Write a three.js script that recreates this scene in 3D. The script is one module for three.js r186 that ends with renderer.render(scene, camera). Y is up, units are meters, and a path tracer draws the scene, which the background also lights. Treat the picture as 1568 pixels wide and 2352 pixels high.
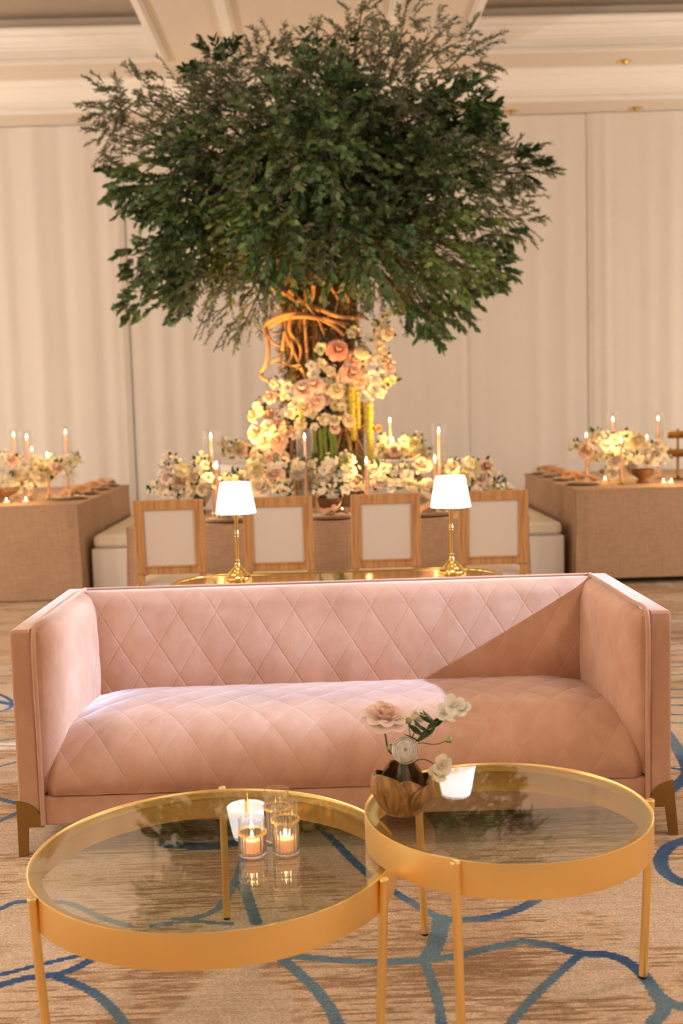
import * as THREE from 'three';
import { RoundedBoxGeometry } from 'three/addons/geometries/RoundedBoxGeometry.js';
import { mergeGeometries, mergeVertices, toCreasedNormals } from 'three/addons/utils/BufferGeometryUtils.js';
import { RectAreaLightUniformsLib } from 'three/addons/lights/RectAreaLightUniformsLib.js';
RectAreaLightUniformsLib.init();

// ---------------------------------------------------------------- camera, light level
const scene = new THREE.Scene();
scene.background = new THREE.Color(0x000000);
const EYE = 1.4605, PITCH = 0.0923, YAW = 0.013, ROLL = 0.028, FOCAL = 2574.8;
const camera = new THREE.PerspectiveCamera(2 * Math.atan(1176 / FOCAL) * 180 / Math.PI, 1568 / 2352, 0.05, 60);
camera.position.set(0, EYE, 0);
camera.rotation.order = 'YXZ';
camera.rotation.set(-PITCH, -YAW, -ROLL);
camera.focus = 3.55;
camera.userData.fStop = 2.6;
const renderer = new THREE.WebGLRenderer({ antialias: true });
renderer.toneMapping = THREE.LinearToneMapping;
renderer.toneMappingExposure = 1.0;
renderer.shadowMap.enabled = true;

const WARM = new THREE.Color().setRGB(1, 0.87, 0.76);
const KEY = new THREE.Color().setRGB(0.58, 0.82, 1.28);
const FLAME = new THREE.Color().setRGB(1, 0.56, 0.2);
const L = { unseen_sconce: 16.5, unseen_pendant: 7, key: 520, lamp: 0.9, flame: 0.28, unseen_uplight: 17 };

// ---------------------------------------------------------------- helpers
let seed = 7;
const rnd = () => { seed = (seed * 1664525 + 1013904223) >>> 0; return seed / 4294967296; };
const rr = (a, b) => a + (b - a) * rnd();
const V = (x, y, z) => new THREE.Vector3(x, y, z);
const PI = Math.PI, sin = Math.sin, cos = Math.cos;
const clamp = (x, a, b) => Math.min(b, Math.max(a, x));
const smooth = (a, b, x) => { const t = clamp((x - a) / (b - a), 0, 1); return t * t * (3 - 2 * t); };

// a point of the photograph at the distance z (metres in front of the camera)
function at(px, py, z) {
  const a = px - 784, b = py - 1176, c = cos(ROLL), s = sin(ROLL), u = a * c - b * s, v = a * s + b * c;
  const cy = cos(YAW), sy = sin(YAW), cp = cos(PITCH), sp = sin(PITCH);
  const d = [sy * cp * FOCAL + cy * u - sy * sp * v, -sp * FOCAL - cp * v, -cy * cp * FOCAL + sy * u + cy * sp * v];
  const t = z / d[2];
  return V(d[0] * t, EYE + d[1] * t, z);
}

const taken = {};
function numbered(n) { const k = (taken[n] = (taken[n] ?? -1) + 1); return k ? n + '_' + String(k).padStart(3, '0') : n; }
function tag(o, label, category, group, kind) {
  if (label) o.userData.label = label;
  if (category) o.userData.category = category;
  if (group) o.userData.group = group;
  if (kind) o.userData.kind = kind;
  return o;
}
function thing(name, label, category, p = [0, 0, 0], turn = 0, group) {
  const o = new THREE.Group();
  o.name = numbered(name); o.position.set(...p); o.rotation.y = turn; scene.add(o);
  return tag(o, label, category, group);
}
function mesh(name, g, m, parent) {
  const geo = Array.isArray(g) ? merge(g) : g;
  const o = new THREE.Mesh(geo, m);
  o.castShadow = o.receiveShadow = true;
  o.name = parent ? name : numbered(name);
  (parent ?? scene).add(o);
  return o;
}
// geometry given in world metres, hung under a thing that stands elsewhere
function wmesh(name, g, m, parent) {
  const o = mesh(name, g, m, parent), p = parent.position;
  o.geometry.translate(-p.x, -p.y, -p.z);
  return o;
}
function struct(name, g, m) { const o = mesh(name, g, m); o.userData.kind = 'structure'; return o; }
function dup(root, p, turn, label, scale) {
  const r = root.clone(); r.name = numbered(root.name.replace(/_\d{3}$/, '')); scene.add(r);
  r.position.set(...p); if (turn !== undefined) r.rotation.y = turn;
  if (scale) r.scale.setScalar(scale);
  if (label) r.userData.label = label;
  return r;
}
function merge(list) {
  const l = list.map((g) => {
    const h = g.index ? g.toNonIndexed() : g;
    for (const k of Object.keys(h.attributes)) if (!['position', 'normal', 'uv'].includes(k)) h.deleteAttribute(k);
    if (!h.attributes.uv) h.setAttribute('uv', new THREE.BufferAttribute(new Float32Array(h.attributes.position.count * 2), 2));
    return h;
  });
  return l.length === 1 ? l[0] : mergeGeometries(l);
}
// a surface from a function of (u, v) in 0..1; uv in metres when su, sv are lengths
function grid(nu, nv, fn, su = 1, sv = 1) {
  const p = [], t = [], ix = [];
  for (let j = 0; j <= nv; j++) for (let i = 0; i <= nu; i++) { const q = fn(i / nu, j / nv); p.push(q[0], q[1], q[2]); t.push(i / nu * su, j / nv * sv); }
  for (let j = 0; j < nv; j++) for (let i = 0; i < nu; i++) { const a = j * (nu + 1) + i, b = a + 1, c = a + nu + 1, d = c + 1; ix.push(a, b, d, a, d, c); }
  const g = new THREE.BufferGeometry();
  g.setAttribute('position', new THREE.Float32BufferAttribute(p, 3));
  g.setAttribute('uv', new THREE.Float32BufferAttribute(t, 2));
  g.setIndex(ix); g.computeVertexNormals();
  return g;
}
const box = (w, h, d, x = 0, y = 0, z = 0, r = 0.004) => boxUV(new RoundedBoxGeometry(w, h, d, 2, Math.min(r, w / 2.1, h / 2.1, d / 2.1)).translate(x, y, z));
function boxUV(g) {      // uv in metres, by the way each face points
  const p = g.attributes.position, n = g.attributes.normal, t = new Float32Array(p.count * 2);
  for (let i = 0; i < p.count; i++) {
    const ax = Math.abs(n.getX(i)), ay = Math.abs(n.getY(i)), az = Math.abs(n.getZ(i));
    if (ax >= ay && ax >= az) { t[2 * i] = p.getZ(i); t[2 * i + 1] = p.getY(i); }
    else if (ay >= az) { t[2 * i] = p.getX(i); t[2 * i + 1] = p.getZ(i); }
    else { t[2 * i] = p.getX(i); t[2 * i + 1] = p.getY(i); }
  }
  g.setAttribute('uv', new THREE.BufferAttribute(t, 2));
  return g;
}
const lathe = (prof, seg = 32) => new THREE.LatheGeometry(prof.map(([r, y]) => new THREE.Vector2(Math.max(r, 0.00001), y)), seg);
const cyl = (r0, r1, h, x = 0, y = 0, z = 0, seg = 20) => new THREE.CylinderGeometry(r1, r0, h, seg).translate(x, y + h / 2, z);
function tube(pts, r, seg = 24, rad = 8, taper = 1) {
  const c = new THREE.CatmullRomCurve3(pts.map((p) => (p.isVector3 ? p : V(...p)))), g = new THREE.TubeGeometry(c, seg, r, rad, false);
  if (taper !== 1) {
    const p = g.attributes.position, o = V(0, 0, 0);
    for (let i = 0; i <= seg; i++) {
      c.getPointAt(i / seg, o); const k = 1 + (taper - 1) * i / seg;
      for (let j = 0; j <= rad; j++) { const n = i * (rad + 1) + j; p.setXYZ(n, o.x + (p.getX(n) - o.x) * k, o.y + (p.getY(n) - o.y) * k, o.z + (p.getZ(n) - o.z) * k); }
    }
  }
  return g;
}
function prism(profile, len, along = 'x') {        // a profile of (out, up) points extruded along x or z
  const s = new THREE.Shape(profile.map(([a, b]) => new THREE.Vector2(a, b)));
  const g = new THREE.ExtrudeGeometry(s, { depth: len, bevelEnabled: false, steps: 1 });
  g.translate(0, 0, -len / 2);
  if (along === 'x') g.rotateY(PI / 2).scale(1, 1, -1).scale(1, 1, 1);
  return g;
}

// ---------------------------------------------------------------- noise and textures
const H = (x, y) => { let h = Math.imul(x | 0, 374761393) + Math.imul(y | 0, 668265263); h = Math.imul(h ^ (h >>> 13), 1274126177); return ((h ^ (h >>> 16)) >>> 0) / 4294967296; };
function vn(x, y, px = 0, py = 0) {                 // value noise, wrapping after px, py cells
  const xi = Math.floor(x), yi = Math.floor(y), fx = x - xi, fy = y - yi, a = fx * fx * (3 - 2 * fx), b = fy * fy * (3 - 2 * fy);
  const wx = (n) => (px ? ((n % px) + px) % px : n), wy = (n) => (py ? ((n % py) + py) % py : n);
  const x0 = wx(xi), x1 = wx(xi + 1), y0 = wy(yi), y1 = wy(yi + 1);
  return (H(x0, y0) * (1 - a) + H(x1, y0) * a) * (1 - b) + (H(x0, y1) * (1 - a) + H(x1, y1) * a) * b;
}
function fbm(x, y, n = 4, p = 0) { let s = 0, a = 0.5, k = 1, t = 0; for (let i = 0; i < n; i++) { s += a * vn(x * k + i * 17 * (p ? 0 : 1), y * k, p * k, p * k); t += a; a *= 0.5; k *= 2; } return s / t; }
function tex(w, h, fn, srgb = true, repeat = [1, 1]) {
  const d = new Uint8Array(w * h * 4);
  for (let y = 0; y < h; y++) for (let x = 0; x < w; x++) {
    const c = fn(x / w, y / h, x, y), o = (y * w + x) * 4;
    if (typeof c === 'number') d[o] = d[o + 1] = d[o + 2] = clamp(c, 0, 1) * 255; else { d[o] = c[0]; d[o + 1] = c[1]; d[o + 2] = c[2]; }
    d[o + 3] = 255;
  }
  const t = new THREE.DataTexture(d, w, h);
  t.wrapS = t.wrapT = THREE.RepeatWrapping; t.magFilter = THREE.LinearFilter; t.minFilter = THREE.LinearMipmapLinearFilter; t.generateMipmaps = true;
  if (srgb) t.colorSpace = THREE.SRGBColorSpace;
  t.repeat.set(...repeat); t.needsUpdate = true;
  return t;
}
const mixc = (a, b, t) => [a[0] + (b[0] - a[0]) * t, a[1] + (b[1] - a[1]) * t, a[2] + (b[2] - a[2]) * t];
const std = (o) => new THREE.MeshStandardMaterial(o);
const phy = (o) => new THREE.MeshPhysicalMaterial(o);

// linen weave, 12 cm tile
const linenBump = tex(256, 256, (u, v, x, y) => 0.35 + 0.25 * sin(u * PI * 2 * 40) * sin(v * PI * 2 * 40) + 0.4 * vn(u * 8, v * 128, 8, 128) * 0.5 + 0.4 * vn(u * 128, v * 8, 128, 8) * 0.5, false, [8, 8]);
const linen = (c, amt = 0.16) => tex(256, 256, (u, v) => { const n = (vn(u * 6, v * 100, 6, 100) + vn(u * 100, v * 6, 100, 6)) / 2 - 0.5 + (H((u * 256) | 0, (v * 256) | 0) - 0.5) * 0.5; return mixc(c, n > 0 ? [255, 235, 205] : [70, 50, 35], Math.abs(n) * amt * 2); }, true, [3, 3]);
// velvet: a nap that lies in blotches
const nap = tex(512, 512, (u, v) => { const n = fbm(u * 5, v * 5, 5, 5), m = fbm(u * 40, v * 24, 3, 40), f = H((u * 512) | 0, (v * 512) | 0); const k = (n - 0.5) * 0.42 + (m - 0.5) * 0.1 + (f - 0.5) * 0.05; return mixc([190, 144, 115], k > 0 ? [230, 200, 182] : [136, 92, 67], Math.abs(k) * 2.1); }, true, [0.9, 0.9]);
const quiltBump = tex(256, 384, (u, v) => { const d = (q) => Math.abs(q - Math.round(q)); const a = d(u + v) / 1.2, b = d(u - v) / 1.2; const e = Math.min(a, b); return clamp(e / 0.035, 0, 1) * 0.75 + 0.25 * (1 - Math.exp(-e * 9)); }, false, [1 / 0.15, 1 / 0.23]);
const woodTex = tex(256, 512, (u, v) => { const g = fbm(u * 26 + 2 * fbm(u * 2, v * 3, 2), v * 2.5, 4), f = vn(u * 120, v * 8); return mixc([198, 150, 96], [140, 92, 48], clamp((g - 0.3) * 1.3 + (f - 0.5) * 0.3, 0, 1)); }, true, [4, 2]);
const barkTex = tex(256, 256, (u, v) => { const g = fbm(u * 18, v * 5, 5, 0), m = fbm(u * 7 + 9, v * 7, 4); return mixc(mixc([72, 50, 32], [148, 112, 74], g), [96, 98, 48], smooth(0.5, 0.7, m) * 0.7); }, true, [2, 2]);
const barkBump = tex(256, 256, (u, v) => fbm(u * 22, v * 6, 5), false, [2, 2]);
const clothBump = tex(256, 256, (u, v) => 0.5 + 0.3 * sin(u * PI * 2 * 64) * sin(v * PI * 2 * 64) + 0.3 * (fbm(u * 8, v * 8, 3, 8) - 0.5), false, [6, 6]);

// ---------------------------------------------------------------- materials
const M = {
  wall: std({ color: 0xb6b0a6, roughness: 0.9 }),
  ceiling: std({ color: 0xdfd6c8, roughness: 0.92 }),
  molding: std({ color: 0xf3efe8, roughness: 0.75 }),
  shadedCoffer: std({ color: 0xa89c8c, roughness: 0.95 }),  // shade of the ceiling recess put into the colour, darker than the soffits
  drape: phy({ color: 0xe2dcd4, roughness: 0.9, bumpMap: clothBump, bumpScale: 0.0006, sheen: 0.3, sheenColor: new THREE.Color(1, 0.95, 0.9), sheenRoughness: 0.6 }),
  velvet: phy({ map: nap, roughness: 0.82, sheen: 1, sheenColor: new THREE.Color().setRGB(1.75, 1.7, 1.66), sheenRoughness: 0.55 }),
  quilt: phy({ map: nap, roughness: 0.82, sheen: 1, sheenColor: new THREE.Color().setRGB(1.75, 1.7, 1.66), sheenRoughness: 0.55, bumpMap: quiltBump, bumpScale: 0.0008 }),
  quiltSoft: phy({ map: nap, roughness: 0.82, sheen: 1, sheenColor: new THREE.Color().setRGB(1.75, 1.7, 1.66), sheenRoughness: 0.55, bumpMap: quiltBump, bumpScale: 0.0006 }),
  bronze: std({ color: 0x94703a, metalness: 0.75, roughness: 0.5 }),
  gold: std({ color: 0xffd98e, metalness: 0.9, roughness: 0.36 }),
  brass: std({ color: 0xe2bd6c, metalness: 1, roughness: 0.16 }),
  steel: std({ color: 0xcfc5b0, metalness: 1, roughness: 0.25 }),
  rubber: std({ color: 0x1d1a17, roughness: 0.8 }),
  glass: phy({ color: 0xffffff, roughness: 0, transmission: 1, thickness: 0, ior: 1.8 }),
  shadeGlass: phy({ color: 0xffffff, roughness: 0.02, transmission: 1, thickness: 0, ior: 2.1 }),
  solidGlass: phy({ color: 0xffffff, roughness: 0, transmission: 1, thickness: 0.002, ior: 1.45 }),
  ribGlass: phy({ color: 0xffffff, roughness: 0.03, transmission: 1, thickness: 0, ior: 1.9 }),
  tableGlass: phy({ color: 0xf2f3ec, roughness: 0, transmission: 1, thickness: 0, ior: 1.75 }),
  mirror: std({ color: 0xd9cdb0, metalness: 1, roughness: 0.06 }),
  cloth: std({ map: linen([188, 156, 128]), roughness: 0.95, bumpMap: linenBump, bumpScale: 0.0012 }),
  wood: std({ map: woodTex, roughness: 0.62, bumpMap: woodTex, bumpScale: 0.0006 }),
  upholstery: std({ color: 0xd8ccbf, roughness: 0.95, bumpMap: clothBump, bumpScale: 0.0006 }),
  cushion: std({ color: 0xeee3cf, roughness: 0.9, bumpMap: clothBump, bumpScale: 0.0006 }),
  white: std({ color: 0xece6de, roughness: 0.6 }),
  bark: std({ map: barkTex, roughness: 0.95, bumpMap: barkBump, bumpScale: 0.02 }),
  vine: std({ color: 0xc99a63, roughness: 0.8 }),
  wax: phy({ color: 0xf6e2cf, roughness: 0.5, transmission: 0.3, thickness: 0 }),
  taper: phy({ color: 0xe8b48e, roughness: 0.55 }),
  wick: std({ color: 0x2a1c12, roughness: 0.9 }),
  flame: std({ color: 0x000000, emissive: new THREE.Color(1, 0.74, 0.42), emissiveIntensity: 14 }),
  shade: phy({ color: 0xfffdf8, roughness: 0.9, transmission: 0.35, thickness: 0, emissive: new THREE.Color(1, 0.985, 1), emissiveIntensity: 0.7 }),
  bulb: std({ color: 0x000000, emissive: new THREE.Color(1, 0.97, 0.95), emissiveIntensity: 6 }),
  ceramic: std({ color: 0xe9dcc8, roughness: 0.35 }),
  charger: std({ color: 0xcfb091, roughness: 0.45 }),
  napkin: std({ color: 0xcfa583, roughness: 0.95, bumpMap: linenBump, bumpScale: 0.001 }),
  bowl: std({ map: woodTex, color: 0x93857a, roughness: 0.8 }),
  husk: std({ map: tex(128, 128, (u, v) => mixc([196, 148, 84], [120, 84, 40], clamp(fbm(u * 14, v * 3, 4) * 1.6 - 0.3, 0, 1))), metalness: 0.35, roughness: 0.5, bumpMap: barkBump, bumpScale: 0.003, side: THREE.DoubleSide }),
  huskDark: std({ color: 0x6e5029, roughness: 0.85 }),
  stem: std({ color: 0x4a5a2c, roughness: 0.7 }),
  leafGloss: phy({ color: 0xffffff, roughness: 0.42, transmission: 0.12, thickness: 0, side: THREE.DoubleSide }),
  leafFine: phy({ color: 0xffffff, roughness: 0.65, transmission: 0.2, thickness: 0, side: THREE.DoubleSide }),
  leaf: phy({ color: 0x3f5f2a, roughness: 0.5, transmission: 0.12, thickness: 0, side: THREE.DoubleSide }),
  leafDark: phy({ color: 0x2c4a2a, roughness: 0.5, side: THREE.DoubleSide }),
  tassel: std({ color: 0xb7a743, roughness: 0.9 }),
  tasselGreen: std({ color: 0x76843a, roughness: 0.9 }),
  moss: std({ color: 0x8a7a42, roughness: 1 }),
};
const petalMat = (c) => phy({ color: c, roughness: 0.75, transmission: 0.22, thickness: 0, side: THREE.DoubleSide });
const P = { white: petalMat(0xf5efe2), cream: petalMat(0xf3e6c4), yellow: petalMat(0xf4eabc), blush: petalMat(0xf6e0d4), peach: petalMat(0xf7d8c2), coral: petalMat(0xf6c3ac), green: petalMat(0xdfe0b0), ivory: petalMat(0xf6ead2), bud: petalMat(0xb9c47a), centre: std({ color: 0xc7b04a, roughness: 0.9 }) };

// ---------------------------------------------------------------- the room
const XW = 7.6, ZB = -13.3, ZF = 6.5, T1 = 4.70, T2 = 5.02, T3 = 5.47;
const slab = (x0, x1, y0, y1, z0, z1) => boxUV(new THREE.BoxGeometry(x1 - x0, y1 - y0, z1 - z0).translate((x0 + x1) / 2, (y0 + y1) / 2, (z0 + z1) / 2));

// carpet: beige loop pile in rows, paler and browner leaf shapes, blue vines
function carpet() {
  const N = 2048, SX = 4.4, Z0 = -6.2, SZ = 4.4, c = document.createElement('canvas'); c.width = c.height = N;
  const k = c.getContext('2d'), X = (x) => (x + SX / 2) / SX * N, Y = (z) => (z - Z0) / SZ * N;
  k.fillStyle = '#000'; k.fillRect(0, 0, N, N); k.lineCap = 'round'; k.lineJoin = 'round';
  const vines = [
    [.05, .236, -2.854, .266, -2.937, .287, -3.04, .292, -3.085], [.03, .291, -3.08, .239, -3.154, .181, -3.247, .102, -3.379, .024, -3.593, -.056, -3.814],
    [.035, .288, -3.075, .35, -3.067, .424, -3.07, .52, -3.119, .605, -3.199, .675, -3.317], [.032, -.164, -2.894, -.094, -2.882, -.024, -2.861, .091, -2.841, .235, -2.842, .324, -2.86, .399, -2.896, .499, -2.928],
    [.036, .499, -2.928, .566, -2.908, .635, -2.845, .704, -2.845, .751, -2.804, .775, -2.725, .779, -2.629, .78, -2.559, .735, -2.513, .716, -2.468, .69, -2.38, .6, -2.2], [.04, .779, -2.629, .796, -2.577, .836, -2.571, 1.1, -2.6, 1.3, -2.5],
    [.026, .633, -2.838, .542, -2.73, .46, -2.619, .389, -2.508, .3, -2.3], [.027, .223, -2.836, .235, -2.718, .239, -2.594, .235, -2.508, .2, -2.2], [.034, -.164, -2.894, -.092, -2.774, -.036, -2.652, -.005, -2.533, .05, -2.2],
    [.045, 1.187, -3.606, 1.119, -3.574, 1.058, -3.506, 1.017, -3.405, 1.013, -3.322, 1.053, -3.24, 1.2, -3.2, 1.3, -3.35, 1.187, -3.606],
    [.024, -1.3, -3.1, -1.026, -3.207, -.984, -3.286, -.938, -3.288, -.851, -3.282, -.778, -3.246, -.696, -3.159, -.6, -3.1], [.02, -1.2, -2.75, -.915, -2.83, -.825, -2.877, -.721, -2.929, -.67, -2.942],
    [.03, -1.2, -2.6, -.899, -2.773, -.823, -2.824, -.744, -2.829, -.7, -2.861, -.651, -2.936], [.028, -.743, -2.823, -.65, -2.761, -.579, -2.678, -.502, -2.546, -.4, -2.3],
    [.025, -.533, -3.092, -.426, -3.128, -.355, -3.179, -.322, -3.333, -.308, -3.496, -.308, -3.603], [.034, -.299, -3.395, -.267, -3.237, -.235, -3.092], [.02, -.477, -3.137, -.386, -3.108, -.309, -3.092],
    [.06, -.583, -3.709, -.49, -3.674, -.372, -3.675, -.288, -3.734], [.022, -1.861, -5.964, -1.673, -5.776, -1.608, -5.555, -1.714, -5.47], [.045, -1.75, -5.72, -1.6, -5.62],
    [.02, -1.9, -5.45, -1.685, -5.373, -1.515, -5.293], [.02, -1.8, -4.9, -1.566, -4.974, -1.435, -5.034], [.02, -1.7, -4.4, -1.449, -4.582, -1.341, -4.687, -1.2, -4.8],
    [.028, -1.6, -4.4, -1.355, -4.266, -1.185, -4.135, -1, -4.1], [.028, -1.5, -3.75, -1.251, -3.919, -1.169, -4.078], [.02, -2.2, -6.1, -1.969, -6.15, -1.8, -6.1],
    [.05, 1.5, -5, 1.47, -4.885, 1.458, -4.687, 1.419, -4.421, 1.385, -4.234, 1.2, -4], [.02, 1.322, -4.336, 1.5, -4.2],
  ];
  for (const z of [-6.12, -6.02, -5.85, -5.7, -5.55, -5.39, -5.25, -5.08, -4.94]) vines.push([.018, 1.45, z - .03, 1.7, z + .04, 1.95, z, 2.2, z + .06]);
  k.strokeStyle = '#f00';
  for (const [w, ...p] of vines) {
    k.lineWidth = w / SX * N; k.beginPath(); k.moveTo(X(p[0]), Y(p[1]));
    for (let i = 2; i < p.length; i += 2) {
      const mx = i + 2 < p.length ? (p[i] + p[i + 2]) / 2 : p[i], my = i + 2 < p.length ? (p[i + 1] + p[i + 3]) / 2 : p[i + 1];
      k.quadraticCurveTo(X(p[i]), Y(p[i + 1]), X(mx), Y(my));
    }
    k.stroke();
  }
  const m = k.getImageData(0, 0, N, N).data;
  const t = tex(N, N, (u, v, x, y) => {
    const wx = u * SX, wz = v * SZ, row = Math.floor(wz / 0.0085), e = (H(x >> 1, y >> 1) - 0.5);
    const big = fbm(wx * 2.2 + 3, wz * 2.6 + 1, 3), arc = fbm(wx * 3.1 + 11, wz * 3.7 + 7, 2);
    const sx = Math.round(Math.abs(e) * 5) - 1, mi = clamp(x + sx, 0, N - 1), my = clamp(Math.floor(y / 6) * 6 + 3, 0, N - 1);
    const blue = (m[(y * N + mi) * 4] + m[(my * N + mi) * 4]) / 510;
    // rows of pile: dashes of brown that come and go
    const dash = vn(wx * 26 + H(row, 3) * 90, row * 1.0 + 0.5), wide = vn(wx * 5 + H(row, 9) * 40, row * 0.9);
    const streak = smooth(0.42, 0.8, dash * 0.55 + wide * 0.55 + (big - 0.5) * 0.5) * (0.75 + 0.25 * sin(wz / 0.0085 * 2 * PI));
    let c = mixc([216, 190, 162], [140, 106, 74], streak * 0.95);
    const pale = smooth(0.56, 0.6, arc), brown = smooth(0.58, 0.62, fbm(wx * 2.4 + 31, wz * 3 + 17, 2));
    c = mixc(c, [214, 194, 172], pale * 0.75);
    c = mixc(c, [156, 120, 86], brown * 0.55 * (0.5 + 0.5 * sin(wz / 0.0085 * 2 * PI)));
    const tone = fbm(wx * 1.7 + 5, wz * 2.1, 2), b = mixc([52, 84, 130], [104, 130, 148], smooth(0.35, 0.65, tone));
    const bl = mixc(b, [120, 150, 180], Math.max(0, vn(wx * 30 + H(row, 5) * 50, row) - 0.72) * 1.2);
    c = mixc(c, bl, blue);
    const g = 1 + e * 0.18 + (vn(wx * 220, wz * 220) - 0.5) * 0.1;
    return [clamp(c[0] * g, 0, 255), clamp(c[1] * g, 0, 255), clamp(c[2] * g, 0, 255)];
  });
  t.wrapS = t.wrapT = THREE.MirroredRepeatWrapping;
  const b = tex(512, 512, (u, v) => 0.5 + 0.35 * sin(v * 2 * PI * 64) + 0.3 * (H((u * 512) | 0, (v * 512) | 0) - 0.5), false, [8, 8]);
  const g = slab(-XW, XW, -0.1, 0, ZB, ZF), p = g.attributes.position, q = g.attributes.uv;
  for (let i = 0; i < p.count; i++) q.setXY(i, (p.getX(i) + SX / 2) / SX, (p.getZ(i) - Z0) / SZ);
  struct('floor', g, std({ map: t, roughness: 1, bumpMap: b, bumpScale: 0.002 }));
}
carpet();
struct('wall_back', slab(-XW - 0.2, XW + 0.2, 0, T3 + 0.2, ZB - 0.2, ZB), M.wall);
struct('wall_left', slab(-XW - 0.2, -XW, 0, T3 + 0.2, ZB, ZF), M.wall);
struct('wall_right', slab(XW, XW + 0.2, 0, T3 + 0.2, ZB, ZF), M.wall);
struct('wall_front', slab(-XW - 0.2, XW + 0.2, 0, T3 + 0.2, ZF, ZF + 0.2), M.wall);
struct('ceiling', slab(-XW - 0.2, XW + 0.2, T3, T3 + 0.2, ZB - 0.2, ZF + 0.2), M.shadedCoffer);
const B0 = -1.56, B1 = 1.54, Z1 = -12.465, Z2 = -11.81;
struct('ceiling_soffit', slab(-XW, XW, T1, T3, ZB, Z1), M.ceiling);
struct('ceiling_soffit', slab(-XW, XW, T2, T3, Z1, Z2), M.ceiling);
struct('ceiling_beam', slab(B0, B1, T2, T3, Z2, -1), M.ceiling);
// crown mouldings: profile out from the riser and up it
const crown = (h) => [[0, 0], [0.05, 0], [0.05, h * 0.12], [0.035, h * 0.16], [0.035, h * 0.42], [0.05, h * 0.45], [0.05, h * 0.5], [0.06, h * 0.54], [0.075, h * 0.66], [0.11, h * 0.76], [0.11, h * 0.82], [0.13, h * 0.86], [0.15, h * 0.93], [0.15, h], [0, h]];
const crownX = (x0, x1, y, z, h) => { const s = new THREE.Shape(crown(h).map(([a, b]) => new THREE.Vector2(a, b))); return new THREE.ExtrudeGeometry(s, { depth: x1 - x0, bevelEnabled: false }).rotateY(-PI / 2).translate(x1, 0, 0).rotateX(0).applyMatrix4(new THREE.Matrix4().makeTranslation(0, y, z)); };
let trimN = 0;
const trim = (g) => struct('trim_' + (++trimN), g, M.molding);
trim(crownX(-XW, XW, T1, Z1, T2 - T1));
trim(crownX(-XW, B0, T2, Z2, T3 - T2 - 0.13));
trim(crownX(B1, XW, T2, Z2, T3 - T2 - 0.13));
for (const [x, w] of [[B0 + 0.045, 0.09], [B1 - 0.045, 0.09], [-0.79, 0.13], [0.745, 0.11]]) trim(merge([slab(x - w / 2, x + w / 2, T2 - 0.025, T2, Z2 + 0.02, -1), slab(x - w / 6, x + w / 4, T2 - 0.045, T2 - 0.025, Z2 + 0.03, -1)]));

// drapes: tall pleated panels hung side by side
const DX = [-5.75, -4.0, -2.215, -0.28, 1.65, 3.08, 4.6, 6.0];
const drapeWords = ['white pleated drape panel at the far left edge of the wall of drapes', 'white pleated drape panel behind the left flower table', 'white pleated drape panel left of the tree, behind the leftmost chair', 'white pleated drape panel directly behind the tree trunk', 'white pleated drape panel right of the tree, above the rightmost chair', 'white pleated drape panel behind the right flower table', 'white pleated drape panel behind the gold tiered stand', ''];
for (let i = 0; i < DX.length - 1; i++) {
  const x0 = DX[i] - 0.022, x1 = DX[i + 1] + 0.022, w = x1 - x0, ph = rr(0, 9), k = [];
  for (let n = 0; n < 6; n++) { const f = rr(3, 13); k.push([f, rr(0, 6), rr(0.4, 1) * Math.min(1.6, 8 / f)]); }
  const prof = (x, v) => { let s = 0; for (const [f, p, a] of k) s += a * sin(x * f * 6.28 / 2 + p + 0.12 * sin(v * 3 + p)); const sharp = Math.pow(Math.abs(sin(x * 3.1 + ph + 2 * sin(x * 2.3 + ph))), 14); return s * 0.0042 + sharp * 0.02; };
  const g = grid(220, 14, (u, v) => { const x = x0 + u * w, e = Math.min(u, 1 - u) * w; return [x, 0.01 + v * 4.682, -12.97 + prof(x - x0, v * 1.2) + (i % 2 ? 0.03 : 0) - 0.03 * smooth(0.08, 0, e)]; }, w, 4.66);
  tag(mesh('drape_panel', g, M.drape), drapeWords[i], 'drape', 'white drapes along the back wall');
}
// ceiling fittings
function downlight(p, label) {
  const t = thing('recessed_downlight', label, 'ceiling light', [p.x, p.y, p.z], 0, 'small recessed ceiling lights');
  mesh('trim_ring', lathe([[0.035, -0.004], [0.075, -0.006], [0.08, -0.001], [0.035, -0.002]], 28), M.brass, t);
  mesh('lens', lathe([[0.0, -0.03], [0.02, -0.028], [0.035, -0.006], [0.034, -0.002]], 20), M.brass, t);
}
downlight(V(3.27, T2, -12.17), 'small recessed ceiling light on the upper soffit at the right');
downlight(V(2.18, T1, -12.82), 'small brass ceiling fitting just right of the tree crown on the lower soffit');
downlight(V(3.57, T1, -12.82), 'small brass ceiling fitting on the lower soffit near the right edge');
for (const [x, y, z, l] of [[-2.35, T2, -12.13, 'flat white round ceiling speaker left of the tree'], [1.72, T2, -12.13, 'flat white round ceiling speaker right of the tree']]) {
  const t = thing('ceiling_speaker', l, 'speaker', [x, y, z], 0, 'flat round ceiling speakers');
  mesh('grille', lathe([[0, -0.008], [0.1, -0.007], [0.112, -0.004], [0.115, 0]], 32), M.ceiling, t);
}

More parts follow.
